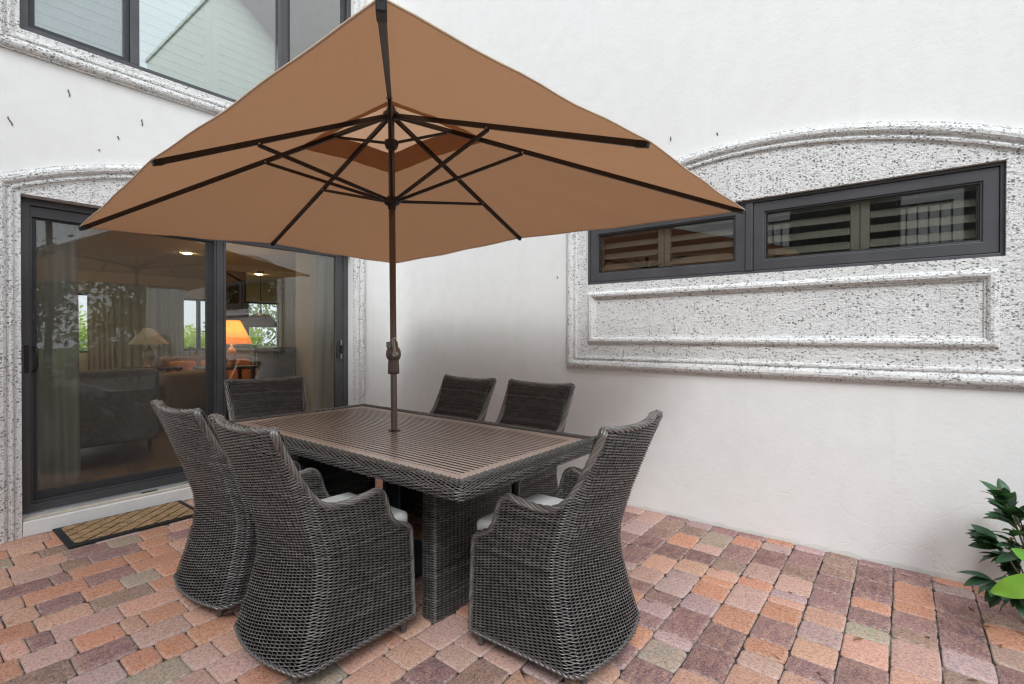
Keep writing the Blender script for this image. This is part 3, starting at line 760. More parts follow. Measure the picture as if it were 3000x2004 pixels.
def make_chair():
    root = thing('wicker_armchair', 'x', 'armchair')
    pitch = .0055; zs = np.arange(.076, .945, pitch)
    P, N = shell(zs, 0); mask = zs[:, None] < top_at(P)-.004
    zsi = np.arange(.43, .94, pitch); Pi, Ni = shell(zsi, .034); mi = zsi[:, None] < top_at(shell(zsi, 0)[0])-.004
    zb = np.arange(.068, .946, .0219); Pb, _ = shell(zb, .006); mb_ = zb[:, None] < top_at(Pb)-.002
    Pc, _ = shell(zb, .028); mc = (zb[:, None] < top_at(shell(zb, 0)[0])-.002) & (zb[:, None] > .40)
    def section(name, sl):
        core = MB(); core.grid(Pb[:, sl], mb_[:, sl]); core.grid(Pc[:, sl], mc[:, sl], True)
        o = core.build(name, 'wicker_shade_core', root)
        wv = Weave(); wv.add(P[:, sl], N[:, sl], mask[:, sl], parity=sl.start//2); wv.add(Pi[:, sl], -Ni[:, sl], mi[:, sl], parity=sl.start//2+1)
        wv.build('woven_strands', o, 'stuff'); return o
    section('side_panel', slice(0, IB0+1)); section('backrest', slice(IB0, IB1+1)); section('side_panel', slice(IB1, P.shape[1]))
    # front panel
    zf = np.arange(.076, .425, pitch); xs = np.linspace(-.245, .245, 2*19+1)
    Pf = np.array([[(x, YF-.012, z) for x in xs] for z in zf]); Nf = np.broadcast_to(np.array([0, 1.0, 0]), Pf.shape)
    fp = MB().box((-.25, YF-.03, .068), (.25, YF-.019, .428)).build('front_panel', 'wicker_shade_core', root)
    wv = Weave(); wv.add(Pf[:, ::-1], Nf); wv.build('woven_strands', fp, 'stuff')
    MB().box((-.235, -.155, .405), (.235, YF-.032, .427)).build('seat_deck', 'wicker_shade_core', root)
    # braided rim
    right = [(float(hw_(z))-.013, y, z) for y, z in RIM]
    mid = [(x, float(yr_(.945))-float(bu_(.945))*(1-(x/.215)**2)+.012, .945-.012*(1-(x/.215)**2)) for x in np.linspace(.225, -.225, 11)]
    path = right+mid+[(-x, y, z) for x, y, z in right[::-1]]
    pth = resample(catmull(path, 6), .0085)
    refs = []
    for p in pth:
        if abs(p[0]) > .235 or p[2] < .9: refs.append((1 if p[0] > 0 else -1, 0, 0))
        else: refs.append((p[0]*2, -1, .3))
    refs = np.array(refs, float)
    for _ in range(6): refs[1:-1] = (refs[:-2]+refs[1:-1]+refs[2:])/3
    rm = Weave(); rm.rope(pth, refs, 6, .0140, .0085, .0056, .19, (.5, .22)); rm.rope(pth, refs, 2, .005, .004, .007, -.07, (.35, .2))
    rm.build('braided_rim', root)
    # hem
    hp, hn = shell_row(.07, 0); hp = np.r_[hp, np.stack([np.linspace(-.27, .27, 30)[1:-1], np.full(28, YF-.008)], 1), hp[:1]]
    hem = Weave(); hem.rope(resample(np.c_[hp, np.full(len(hp), .070)], .01), (0, 0, 1), 2, .0055, .0055, .0055, .05, (.35, .15)); hem.build('hem_braid', root)
    # feet, wrapped with cane
    for sx, y, lean in ((1, -.195, -.022), (-1, -.195, -.022), (1, .235, .0), (-1, .235, .0)):
        x = sx*(.185 if y < 0 else .24); prof = []; mbf = MB(); rings = 9
        path_ = [(x, y+lean*(1-k/18), .0+.082*k/18) for k in range(19)]
        mbf.tube(path_, [.0125+.004*k/18+(.0022 if k % 2 else -.001) for k in range(19)], 10)
        mbf.attr['tone'] = [.25]*len(mbf.v); mbf.build('foot', 'wicker', root, smooth=True)
    # cushion
    bm = bmesh.new(); bmesh.ops.create_cube(bm, size=1)
    bmesh.ops.scale(bm, vec=(.455, .425, .066), verts=bm.verts)
    bmesh.ops.bevel(bm, geom=bm.edges[:], offset=.024, segments=4, profile=.55, affect='EDGES')
    bmesh.ops.subdivide_edges(bm, edges=[e for e in bm.edges if e.calc_length() > .2], cuts=6, use_grid_fill=True)
    for v in bm.verts:
        k = max(0, 1-(v.co.x/.235)**2)*max(0, 1-(v.co.y/.22)**2); v.co.z += .010*k*(1 if v.co.z > 0 else 0)
    me = bpy.data.meshes.new('cushion'); bm.to_mesh(me); bm.free(); me.materials.append(M['cushion'])
    me.polygons.foreach_set('use_smooth', [True]*len(me.polygons))
    c = link('seat_cushion', me, root, loc=(0, .070, .472)); c['label'] = 'white fabric seat cushion'
    return root
chair0 = make_chair()
CH = [((2.43, -2.325), 0, 'dark wicker armchair with its back turned, beside the umbrella table\'s free corner by the pedestal'),
      ((1.735, -2.32), .02, 'dark wicker armchair with its back turned, next to the doormat'),
      ((3.225, -1.705), PI/2+.015, 'dark wicker armchair at the head of the table, facing the sliding door'),
      ((.93, -1.76), -PI/2-.19, 'dark wicker armchair at the table end with its back to the sliding door'),
      ((1.725, -1.00), PI, 'dark wicker armchair along the stucco wall, between the umbrella pole and its twin'),
      ((2.395, -.99), PI+.02, 'dark wicker armchair with its back to the stucco wall, below the stone surround\'s edge')]
for i, ((x, y), rz, lab) in enumerate(CH):
    o = chair0 if i == 0 else copy_tree(chair0)
    o.location = (x, y, .003); o.rotation_euler = (0, 0, rz); o['label'] = lab; o['group'] = 'wicker armchairs around the table'

# ------------------------------------------------------------------ table
TX, TY, TZ = 2.106, -1.690, .742
table = thing('patio_table', 'rectangular patio table with brown slatted top, wicker apron and wicker pedestals', 'table', (TX, TY, 0))
HX, HY = .965, .464           # half size of the slatted inset
fwid = .058
for k in range(4):
    s = [(-HX, -HY), (HX, -HY), (HX, HY), (-HX, HY)]; i_ = [(-HX+fwid, -HY+fwid), (HX-fwid, -HY+fwid), (HX-fwid, HY-fwid), (-HX+fwid, HY-fwid)]
    n_ = (k+1) % 4; e_ = .0006
    MB().prism([s[k], s[n_], i_[n_], i_[k]], TZ-.022, TZ).build('top_frame', 'slat', table, bevel=.002)
nsl = 28; pt = 2*(HY-fwid)/nsl; sme = None
for k in range(nsl):
    y = -HY+fwid+pt*(k+.5)
    if sme is None:
        L_ = HX-fwid+.002; a_ = pt/2-.0058; b2 = a_-.0085        # folded metal slat: lip at the edge, undercut below
        o = MB().prism([(-b2, -.011), (b2, -.011), (a_, -.0017), (a_, -.0012), (-a_, -.0012), (-a_, -.0017)], -L_, L_, lambda y_, z_, x_: (x_, y_, z_)).build('slat', 'slat', table); fix_normals(o); sme = o.data
    else:
        o = link('slat', sme, table)
    o.location = (0, y, TZ)
MB().box((-HX+.01, -HY+.01, TZ-.056), (HX-.01, HY-.01, TZ-.036)).build('top_support', 'wicker_shade_core', table)  # near-black slab stands in for the shade between the slats
# apron: profile around a rounded rectangle
OX, OY = HX+.072, HY+.072
def rect_path(hx, hy, r, step):
    pts = []
    for ci, (sx, sy) in enumerate(((1, -1), (1, 1), (-1, 1), (-1, -1))):
        a0 = -PI/2+ci*PI/2
        for k in range(5): a = a0+PI/2*k/4; pts.append((sx*(hx-r)+r*math.cos(a), sy*(hy-r)+r*math.sin(a), 0))
    pts.append(pts[0]); n = int(round((4*(hx+hy))/step/2))*2
    d = np.r_[0, np.cumsum(np.linalg.norm(np.diff(np.array(pts), axis=0), axis=1))]; s_ = np.linspace(0, d[-1], 2*n+1)
    return np.stack([np.interp(s_, d, np.array(pts)[:, i]) for i in range(2)], 1)
prof = catmull([(.072, .0005, 0), (.050, .004, 0), (.026, .003, 0), (.008, -.006, 0), (.0, -.016, 0), (0, -.028, 0), (.001, -.040, 0), (.008, -.047, 0), (.03, -.049, 0)], 8)
prof = resample(prof, .0055)
nst = int(round(4*(OX+OY)/.026/2))*2
rows = []; nr = []
tp = np.gradient(prof, axis=0); tp /= np.linalg.norm(tp, axis=1, keepdims=True)
for i, (ins, dz, _) in enumerate(prof):
    hx, hy = OX-ins, OY-ins; r = max(.002, .022-ins); base = rect_path(hx, hy, r, .026)
    d_ = np.gradient(base, axis=0); n2 = np.stack([d_[:, 1], -d_[:, 0]], 1); n2 /= np.linalg.norm(n2, axis=1, keepdims=True)
    M_ = rect_path(OX, OY, .022, .026).shape[0]
    if base.shape[0] != M_:
        q = np.linspace(0, 1, base.shape[0]); q2 = np.linspace(0, 1, M_); base = np.stack([np.interp(q2, q, base[:, k]) for k in range(2)], 1); n2 = np.stack([np.interp(q2, q, n2[:, k]) for k in range(2)], 1)
    nd, nz = -tp[i, 1], -tp[i, 0]        # outward, up
    nd, nz = abs(nd), (nz if True else nz)
    nz = -tp[i, 0]*(-1 if tp[i, 1] > 0 else 1)
    nz = abs(tp[i, 0]) if dz > -.03 else -abs(tp[i, 0])
    rows.append(np.c_[base, np.full(len(base), TZ+dz)]); nr.append(np.c_[n2*nd, np.full(len(base), nz)])
ap_core = MB().grid(np.array(rows)-np.array(nr)*.006).build('apron', 'wicker_shade_core', table)
wv = Weave(); wv.add(rows, nr); wv.build('woven_strands', ap_core, 'stuff')
# pedestals
def pedestal(x):
    zs = np.arange(.006, TZ-.05, .0055); hx, hy = .045, .275
    base = rect_path(hx, hy, .015, .026); d_ = np.gradient(base, axis=0); n2 = np.stack([d_[:, 1], -d_[:, 0]], 1); n2 /= np.linalg.norm(n2, axis=1, keepdims=True)
    rows = []; nr = []
    for z in zs:
        rows.append(np.c_[base+[x, 0], np.full(len(base), z)]); nr.append(np.c_[n2, np.zeros(len(base))])
    c = MB().box((x-hx+.006, -hy+.006, .002), (x+hx-.006, hy-.006, TZ-.046)).build('pedestal', 'wicker_shade_core', table)
    wv = Weave(); wv.add(rows, nr, amp=.0038); wv.build('woven_strands', c, 'stuff')
pedestal(.585); pedestal(-.585)
MB().tube([(0, 0, TZ-.012), (0, 0, TZ-.001), (0, 0, TZ+.0035), (0, 0, TZ+.0045)], [.030, .033, .033, .028], 28).build('umbrella_grommet', 'bronze', table, smooth=False)

# ------------------------------------------------------------------ umbrella
umb = thing('patio_umbrella', 'rectangular tan canvas market umbrella standing through the slatted table', 'umbrella', (TX, TY, TZ), math.radians(-2.765))
# slight lean
umb.rotation_euler = (Matrix.Rotation(math.radians(.768), 3, 'X') @ Matrix.Rotation(math.radians(.144), 3, 'Y') @ Matrix.Rotation(math.radians(-2.765), 3, 'Z')).to_euler()
ZT = 2.506-TZ; ZR = 2.032-TZ; ZC = 1.928-TZ; ZM = 1.974-TZ; UA, UB = 1.538, 1.118
ENDS = [Vector((UA, UB, ZC)), Vector((0, UB, ZM)), Vector((-UA, UB, ZC)), Vector((-UA, 0, ZM)), Vector((-UA, -UB, ZC)), Vector((0, -UB, ZM)), Vector((UA, -UB, ZC)), Vector((UA, 0, ZM))]
HUB = Vector((0, 0, ZT+.012))
MB().tube([(0, 0, -.70), (0, 0, .0), (0, 0, ZT+.05)], .0178, 24).build('pole', 'pole_bronze', umb, smooth=True)
ck = MB().lathe([(.018, .318), (.0315, .320), (.0325, .34), (.0295, .395), (.030, .398), (.034, .402), (.0405, .418), (.0415, .43), (.0405, .444), (.035, .462), (.028, .470), (.024, .50), (.018, .503)], 28).build('crank_housing', 'pole_bronze', umb, smooth=True)
MB().box((-.012, -.040, .466), (.012, -.018, .500)).build('button', 'grey_plastic', ck, bevel=.003)
cr = MB(); side = Vector((.80, -.60, 0)); 
p0 = Vector((.040, -.018, .432)); p1 = Vector((.037, -.030, .515))
cr.bar(p0, p1, .015, .006, (.62, -.785, 0)); cr.tube([p0-Vector((.010, -.012, 0)), p0+Vector((.007, -.009, 0))], .0145, 16); cr.tube([p1, p1+Vector((.020, .010, .004))], [.006, .008], 12)
cr.build('crank_handle', 'steel', ck, bevel=.001)
MB().lathe([(.018, ZR-.052), (.0225, ZR-.05), (.0225, ZR-.03), (.034, ZR-.028), (.046, ZR-.014), (.048, ZR-.004), (.044, ZR+.006), (.030, ZR+.012), (.026, ZR+.02), (.018, ZR+.022)], 32).build('runner_hub', 'bronze', umb, smooth=True)
ZH = 2.352-TZ
MB().lathe([(.018, ZH-.035), (.030, ZH-.033), (.038, ZH-.010), (.040, ZH), (.036, ZH+.010), (.024, ZH+.014), (.018, ZH+.016)], 28).build('upper_hub', 'bronze', umb, smooth=True)
MB().lathe([(.018, ZT-.03), (.036, ZT-.026), (.044, ZT-.01), (.044, ZT+.008), (.03, ZT+.016), (.012, ZT+.06)], 28).build('top_hub', 'bronze', umb, smooth=True)
drop = Vector((0, 0, -.014))
for k, E_ in enumerate(ENDS):
    dirn = (E_-HUB); start = HUB+dirn*.022+drop; end = HUB+dirn*(.992)+drop*.9
    rb = MB().bar(start, end, .017, .024).build('rib', 'bronze', umb, bevel=.002)
    tip = MB().bar(HUB+dirn*.965+drop, HUB+dirn*.998+drop*.7, .021, .027).build('rib_tip', 'gasket', rb, bevel=.003)
    t = {1: .64, 5: .64, 3: .485, 7: .485}.get(k, .385)
    att = HUB+dirn*t+drop*1.9; flat = Vector((dirn.x, dirn.y, 0)).normalized()
    st = MB().bar(flat*.042+Vector((0, 0, ZR)), att, .014, .017).build('strut', 'bronze', rb, bevel=.002)
    pn = att+drop*-.3; sd_ = flat.cross(Vector((0, 0, 1)))
    MB().tube([pn-sd_*.0135, pn+sd_*.0135], .0042, 8).build('rivet', 'steel', st)
    if k % 2 == 0:
        a2 = HUB+dirn*.165+drop*1.9
        MB().bar(flat*.034+Vector((0, 0, ZH)), a2, .012, .014).build('vent_strut', 'bronze', rb, bevel=.002)
def canopy(t0, t1, nt, ns, lift, sag, extra=0.0):
    P = []
    for i in range(nt+1):
        t = t0+(t1-t0)*i/nt; row = []
        for k in range(8):
            a, c = ENDS[k], ENDS[(k+1) % 8]
            for j in range(ns):
                s = j/ns; e_ = a.lerp(c, s); p = HUB+(e_-HUB)*t
                f = math.sin(PI*s); z = lift(t)-sag*f*f**.3*min(1, t*1.3)
                wr = .0035*math.sin(17*s+5*k+9*t)*t*f
                row.append((p.x, p.y, p.z+z+wr))
        row.append(row[0]); P.append(row)
    return np.array(P)
can = MB().grid(canopy(.185, 1.0, 24, 14, lambda t: .0, .007)).build('canopy', 'canvas', umb, smooth=True)
can['label'] = 'tan canvas main canopy'
MB().grid(canopy(.01, .285, 10, 14, lambda t: .055-.06*(t/.285), .006)).build('vent_canopy', 'vent_canvas', umb, smooth=True)
# piping along the rim
mb = MB(); rim = canopy(1.0, 1.0, 1, 14, lambda t: 0, .007)[0]; mb.tube([tuple(p) for p in rim], .0035, 6, False); mb.build('rim_piping', 'canvas_edge', can, smooth=True)
MB().lathe([(.0, 0.10), (.03, .10), (.034, .115), (.02, .135), (.004, .14)], 18, (0, 0, ZT-.03)).build('finial', 'bronze', umb, smooth=True)

ub = thing('umbrella_base', 'dark metal umbrella stand with a clamp knob hidden beneath the table', 'umbrella stand', (TX, TY, 0))
MB().lathe([(.25, .003), (.25, .02), (.235, .035), (.16, .05), (.06, .065), (.032, .07)], 36).build('base_plate', 'base_black', ub, smooth=False)
MB().tube([(0, 0, .06), (0, 0, .44)], .033, 24).build('stem', 'base_black', ub, smooth=True)
kb = MB(); kb.tube([(.0, -.034, .37), (.0, -.062, .37)], .008, 10); kb.tube([(0, -.058, .37), (0, -.062, .37), (0, -.082, .37), (0, -.088, .37)], [.012, .024, .024, .016], 14); kb.build('clamp_knob', 'base_black', ub)

# ------------------------------------------------------------------ doormat
mat = thing('doormat', 'brown coir doormat with black rubber diamond lattice and border', 'doormat', (.237, -2.43, .004))
MB().box((-.225, -.365, 0), (.225, .365, .010)).build('rubber_backing', 'rubber', mat, bevel=.003)
def clip(poly, x0, x1, y0, y1):
    for ax, lim, sg in ((0, x0, 1), (0, x1, -1), (1, y0, 1), (1, y1, -1)):
        out = []
        for i in range(len(poly)):
            p, q = poly[i], poly[(i+1) % len(poly)]; a, c = sg*(p[ax]-lim), sg*(q[ax]-lim)
            if a >= 0: out.append(p)
            if (a >= 0) != (c >= 0):
                t = a/(a-c); out.append((p[0]+t*(q[0]-p[0]), p[1]+t*(q[1]-p[1])))
        poly = out
        if not poly: return []
    return poly
dx_, dy_ = .105, .118
for i in range(-4, 5):
    for j in range(-9, 10):
        if (i+j) % 2: continue
        cx, cy = i*dx_/2*1.0, j*dy_/2; k = .86
        poly = clip([(cx+dx_/2*k, cy), (cx, cy+dy_/2*k), (cx-dx_/2*k, cy), (cx, cy-dy_/2*k)], -.192, .192, -.33, .33)
        if len(poly) < 3: continue
        area = abs(sum(poly[q][0]*poly[(q+1) % len(poly)][1]-poly[(q+1) % len(poly)][0]*poly[q][1] for q in range(len(poly))))/2
        if area < 3e-4: continue
        MB().prism(poly, .0102, .017+rnd.uniform(-.001, .001)).build('coir_tuft', 'coir', mat, bevel=.003)

# ------------------------------------------------------------------ plants on the patio
def leaf_mesh(L, W, fold=.25, droop=.2, wave=0, n=7, mat='leaf_dark', name='leaf'):
    mb = MB(); rows = []
    for i in range(n+1):
        t = i/n; wd = W/2*math.sin(PI*min(1, t**.8*.96+.02))**.85*(1 if t < .98 else .1)
        z = -droop*L*t*t; y = L*t*(1-.1*droop*t)
        wv_ = wave*math.sin(t*16)
        rows.append([(-wd, y, z+fold*wd+wv_), (-wd*.5, y, z+fold*wd*.35), (0, y, z-.002), (wd*.5, y, z+fold*wd*.35), (wd, y, z+fold*wd-wv_)])
    mb.grid(np.array(rows)); o = mb.build(name, mat, smooth=True); me = o.data; bpy.data.objects.remove(o); return me
def put_leaf(me, parent, pos, direction, roll=0, sc=1, name='leaf'):
    o = bpy.data.objects.new(name, me); COL.objects.link(o); o.parent = parent
    d = Vector(direction).normalized(); q = d.to_track_quat('Y', 'Z')
    o.rotation_euler = (q.to_matrix() @ Matrix.Rotation(roll, 3, 'Y')).to_euler(); o.location = pos; o.scale = (sc,)*3; return o
DL = [leaf_mesh(.095, .050, .2, .25), leaf_mesh(.08, .046, .3, .1), leaf_mesh(.105, .052, .1, .4)]
BL = leaf_mesh(.07, .034, .25, .2, mat='leaf_bright'); DRY = leaf_mesh(.045, .02, .5, .4, mat='leaf_dry')
def shrub(base, radius, height, nleaf, label, seed, meshes, extra=()):
    r_ = random.Random(seed); t = thing('shrub', label, 'shrub', base)
    tips = []
    mbs = MB()
    for k in range(26):
        a = r_.uniform(0, 2*PI); e = r_.uniform(.15, 1.0); rr = radius*(.35+.65*r_.random())*math.cos(e*.9)*1.1; zz = height*(.25+.75*e*r_.uniform(.75, 1))
        p = Vector((rr*math.cos(a), rr*math.sin(a), zz)); mid = Vector((p.x*.35, p.y*.35, zz*.55))
        mbs.tube(catmull([(p.x*.05, p.y*.05, 0), tuple(mid), tuple(p)], 4), [.006-.004*i/8 for i in range(9)], 5); tips.append((mid, p))
    mbs.build('stems', 'bark', t, smooth=True)
    for k in range(nleaf):
        mid, p = r_.choice(tips); f = r_.uniform(.25, 1.05)**.6; q = mid.lerp(p, min(1, f))
        out = Vector((q.x, q.y, (q.z-height*.45)*.8)); out = out.normalized() if out.length > .01 else Vector((0, 0, 1))
        d = out+Vector((r_.uniform(-.7, .7), r_.uniform(-.7, .7), r_.uniform(-.35, .6)))
        me = r_.choice(meshes) if r_.random() > .10 else r_.choice(list(extra) or meshes)
        put_leaf(me, t, q, d, r_.uniform(-.5, .5), r_.uniform(.75, 1.15))
    return t
shrub((4.83, -.35, -.012), .25, .63, 298, 'dark green glossy leaved shrub growing against the stucco wall', 3, DL, (BL, DRY, DRY))
BIG = leaf_mesh(.19, .085, .18, .35, .004, 12, 'leaf_bright'); MID = leaf_mesh(.12, .06, .2, .3, .003, 10, 'leaf_bright')
sp = thing('seedling', 'bright green broad leaved young plant leaning out beside the dark shrub', 'plant', (4.80, -.86, -.012))
st_ = catmull([(0, 0, 0), (.0, .0, .2), (-.02, .02, .42)], 6); MB().tube([tuple(p) for p in st_], .006, 6).build('stem', 'leaf_bright', sp, smooth=True)
put_leaf(BIG, sp, (-.02, -.02, .40), (-.92, .0, -.35), -.95); put_leaf(MID, sp, (-.02, .02, .43), (-.7, .3, .5), -.7); put_leaf(BIG, sp, (0, .02, .40), (.6, -.3, .5), 0); put_leaf(MID, sp, (-.01, .0, .36), (-.3, -.8, .3), .2)
wd = thing('weed', 'small green weed sprouting from the paver joints near the shrub', 'weed', (4.80, -.50, 0))
for k in range(7): put_leaf(BL, wd, (0, 0, .03+.012*k), (math.cos(k*2.4), math.sin(k*2.4), .35), 0, .6)
# debris
FL = [leaf_mesh(.05, .016, .5, .3, mat='leaf_dry', name='fallen_leaf'), leaf_mesh(.035, .014, .6, .5, mat='leaf_dry', name='fallen_leaf')]
def fallen(x, y, z, a, sc, lab, mats=None):
    o = bpy.data.objects.new('fallen_leaf', rnd.choice(FL)); COL.objects.link(o); o.location = (x, y, z); o.rotation_euler = (.1, .15, a); o.scale = (sc,)*3
    return tag(o, lab, 'leaf', 'dry leaf scraps on the paving' if z < .1 else None)
for (x, y, a, s) in ((3.93, -.70, .5, 1.1), (4.23, -.93, 2.2, 1.3), (4.45, -.75, 1, .9), (4.50, -.55, 2.6, .9), (4.62, -.35, .4, 1.2), (4.66, -.48, 2, 1), (4.58, -.98, 1.7, .9), (4.40, -1.15, .2, .8), (4.68, -.62, 2.9, .9), (4.12, -1.3, .7, .7)):
    fallen(x, y, .007, a, s*.75, 'curled dry brown leaf scrap lying on the pavers')
fallen(2.47, -1.205, TZ+.006, 1.2, .9, 'curled orange dry leaf on the table edge')
tw = MB().tube([(4.50, -1.12, .008), (4.62, -1.20, .009), (4.78, -1.33, .007)], .0025, 5).build('twig', 'bark'); tag(tw, 'thin dark twig lying across a paver joint', 'twig')
# millipedes on the walls and glass
def milli(p, fn, ln, ang, lab):
    a, z = p; pts = [fn(a+math.cos(ang)*ln*t+.004*math.sin(t*6), -.0035, z+math.sin(ang)*ln*t) for t in np.linspace(0, 1, 9)]
    o = MB().tube(pts, .0028, 6).build('millipede', 'millipede', smooth=True); tag(o, lab, 'millipede', 'millipedes clinging to the walls')
for p, ang, ln in (((-2.70, 2.86), 1.6, .045), ((-2.30, 2.80), 1.5, .045), ((-2.97, 2.58), 1.9, .05), ((-2.55, 2.55), .3, .012), ((-2.44, 2.66), 1.4, .02)):
    milli(p, LW, ln, ang, 'tiny dark millipede clinging to the stucco between door and upper window')
for p, ang, ln in (((3.05, 2.66), 1.4, .03), ((2.10, 1.75), 1.6, .018), ((3.37, 2.62), 1.5, .02), ((2.83, .52), 1.5, .012)):
    milli(p, RW, ln, ang, 'tiny dark millipede clinging to the stucco near the stone surround')

# ------------------------------------------------------------------ room behind the sliding door
FZ = .10
struct(MB().box((-8.2, -6.0, -.05), (-.262, 4.0, FZ)).build('living_room_floor', 'floor_wood'))
struct(MB().box((-8.2, -6.0, 2.52), (-.262, 4.0, 2.62)).build('living_room_ceiling', 'ceiling_cream'))
struct(MB().box((-1.56, -.30, FZ+.002), (-.264, -.06, 2.518)).build('partition_wall', 'plaster_tan'))
struct(wall_mesh(-8.2, -.264, FZ+.002, 2.518, [(-7.2, -1.0, .5, 2.3)], .1, lambda a, d, z: (a, -5.9-d, z)).build('side_wall', 'plaster_tan'))  # first side wall: unseen opening added to let more daylight in
struct(MB().box((-8.2, 3.9, FZ+.002), (-.264, 4.0, 2.518)).build('side_wall', 'plaster_tan'))
struct(MB().box((-.30, -.055, FZ+.002), (-.264, 3.898, 2.518)).build('side_wall', 'plaster_tan'))
bw = wall_mesh(-5.898, 3.898, FZ+.002, 2.518, [(-5.4, -.72, .93, 2.08), (.55, 1.28, .93, 2.08), (1.56, 2.75, .93, 2.08)], .15, lambda a, d, z: (-8.0-d, a, z)).build('back_wall', 'ceiling_cream'); struct(bw)  # widest opening stretched out of view to let in more light
for (a, c, n) in ((-5.4, -.72, 4), (.55, 1.28, 2), (1.56, 2.75, 3)):
    wn_ = thing('back_window', 'dark framed far window of the living room opening on sunlit greenery, spanning %s' % ('behind the grey sofa', 'beside the tall curtain folds', 'behind the pendant lamp')[(4, 2, 3).index(n)], 'window', (-8.0, 0, 0))
    F = lambda a_, d, z: (-d, a_, z)
    ring_obj('frame', 'frame_dark', wn_, 0, F, a+.002, c-.002, .932, 2.078, .04, .02, .12)
    for k in range(1, n):
        y = a+(c-a)*k/n
        if n == 3 and k == 2: continue
        MB().box((-.12, y-.03, .975), (-.02, y+.03, 2.035)).build('mullion', 'frame_dark', wn_)
def curtain(name, lab, pts, z0, z1, mat, amp, folds, flare=1.0, seedp=0):
    """pts: two xy end points; folds along the line"""
    p0, p1 = Vector((*pts[0], 0)), Vector((*pts[1], 0)); t = (p1-p0); nrm = Vector((-t.y, t.x, 0)).normalized(); n = folds*8; rows = []
    for i in range(15):
        f = i/14; z = z0+(z1-z0)*f; row = []
        for j in range(n+1):
            s = j/n; sh = (s-.5)*(1+(flare-1)*(1-f))+.5
            p = p0+t*sh+nrm*(amp*math.sin(2*PI*folds*s+.7*math.sin(3*f+seedp)+seedp)*(1-.35*f)+.01*math.sin(9*s+4*f))
            row.append((p.x, p.y, z))
        rows.append(row)
    o = MB().grid(np.array(rows)).build(name, mat, smooth=True, solid=.004); tag(o, lab, 'curtain'); return o
curtain('curtain', 'grey linen curtain hanging behind the screened sliding panel', ((-.34, -2.86), (-.34, -2.60)), FZ+.02, 2.4, 'linen_grey', .028, 3, 1.12)
curtain('curtain', 'beige linen curtain flaring out behind the clear sliding panel', ((-.40, -.68), (-.36, -.38)), FZ+.02, 2.4, 'linen_grey', .03, 3, 1.5, 1.3)
for (y0, y1, lab) in ((-1.06, -.66, 'pale curtain at the edge of the widest far window'), (.10, .56, 'grey pleated curtain hanging between the far windows'), (2.66, 3.12, 'cream pleated curtain right of the far window behind the pendant'), (-.68, .08, 'dim pleated curtain on the far wall behind the sofa')):
    curtain('curtain', lab, ((-7.85, y0), (-7.85, y1)), FZ+.01, 2.30, 'linen_cream' if 'cream' in lab or 'pale' in lab else 'linen_grey', .035, 5, 1.0, y0)
def rbox(a, c, name, mat, parent, bev=.04):
    o = MB().box(a, c).build(name, mat, parent, bevel=bev); o.modifiers[0].segments = 4; return o
# sofa (its back to the door)
sf = thing('sofa', 'charcoal grey sofa with its back to the sliding door', 'sofa', (-2.0, -2.35, FZ))
rbox((-.45, -1.1, .12), (.40, .62, .42), 'seat_base', 'sofa_grey', sf); rbox((.22, -1.1, .13), (.45, .62, .84), 'backrest', 'sofa_grey', sf, .05)
rbox((-.45, .48, .13), (.215, .66, .62), 'arm', 'sofa_grey', sf, .05); rbox((-.45, -1.14, .13), (.215, -1.12, .62), 'arm', 'sofa_grey', sf, .01)
for x, y in ((.36, .55), (-.38, .55), (.36, -1.05), (-.38, -1.05)): MB().tube([(x, y, 0), (x, y, .125)], [.012, .02], 8).build('leg', 'dark_wood', sf)
# armchair
ac = thing('lounge_chair', 'brown rounded lounge chair standing past the grey sofa', 'armchair', (-3.1, -1.2, FZ), .4)
rbox((-.38, -.30, .12), (.30, .30, .44), 'seat', 'sofa_tan', ac, .09); rbox((.22, -.32, .2), (.38, .32, .72), 'backrest', 'sofa_tan', ac, .07)
for sg in (-1, 1): rbox((-.36, sg*.39-.07, .14), (.32, sg*.39+.07, .60), 'arm', 'sofa_tan', ac, .06)
for x, y in ((.25, .25), (-.3, .25), (.25, -.25), (-.3, -.25)): MB().tube([(x, y, 0), (x, y, .13)], .015, 8).build('leg', 'dark_wood', ac)
# second sofa with orange cushions
s2 = thing('sofa', 'tan sofa with orange cushions in the middle of the room', 'sofa', (-3.75, -.35, FZ))
rbox((-.40, -.65, .1), (.40, .62, .44), 'seat_base', 'sofa_tan', s2); rbox((-.42, -.65, .12), (-.22, .62, .86), 'backrest', 'sofa_tan', s2, .05)
for y in (-.42, -.02, .36): rbox((-.21, y-.17, .45), (-.05, y+.17, .80), 'orange_cushion', 'cushion_orange', s2, .06)
for sg in (-1, 1): rbox((-.2, sg*.66-.06, .12), (.4, sg*.66+.06, .62), 'arm', 'sofa_tan', s2, .05)
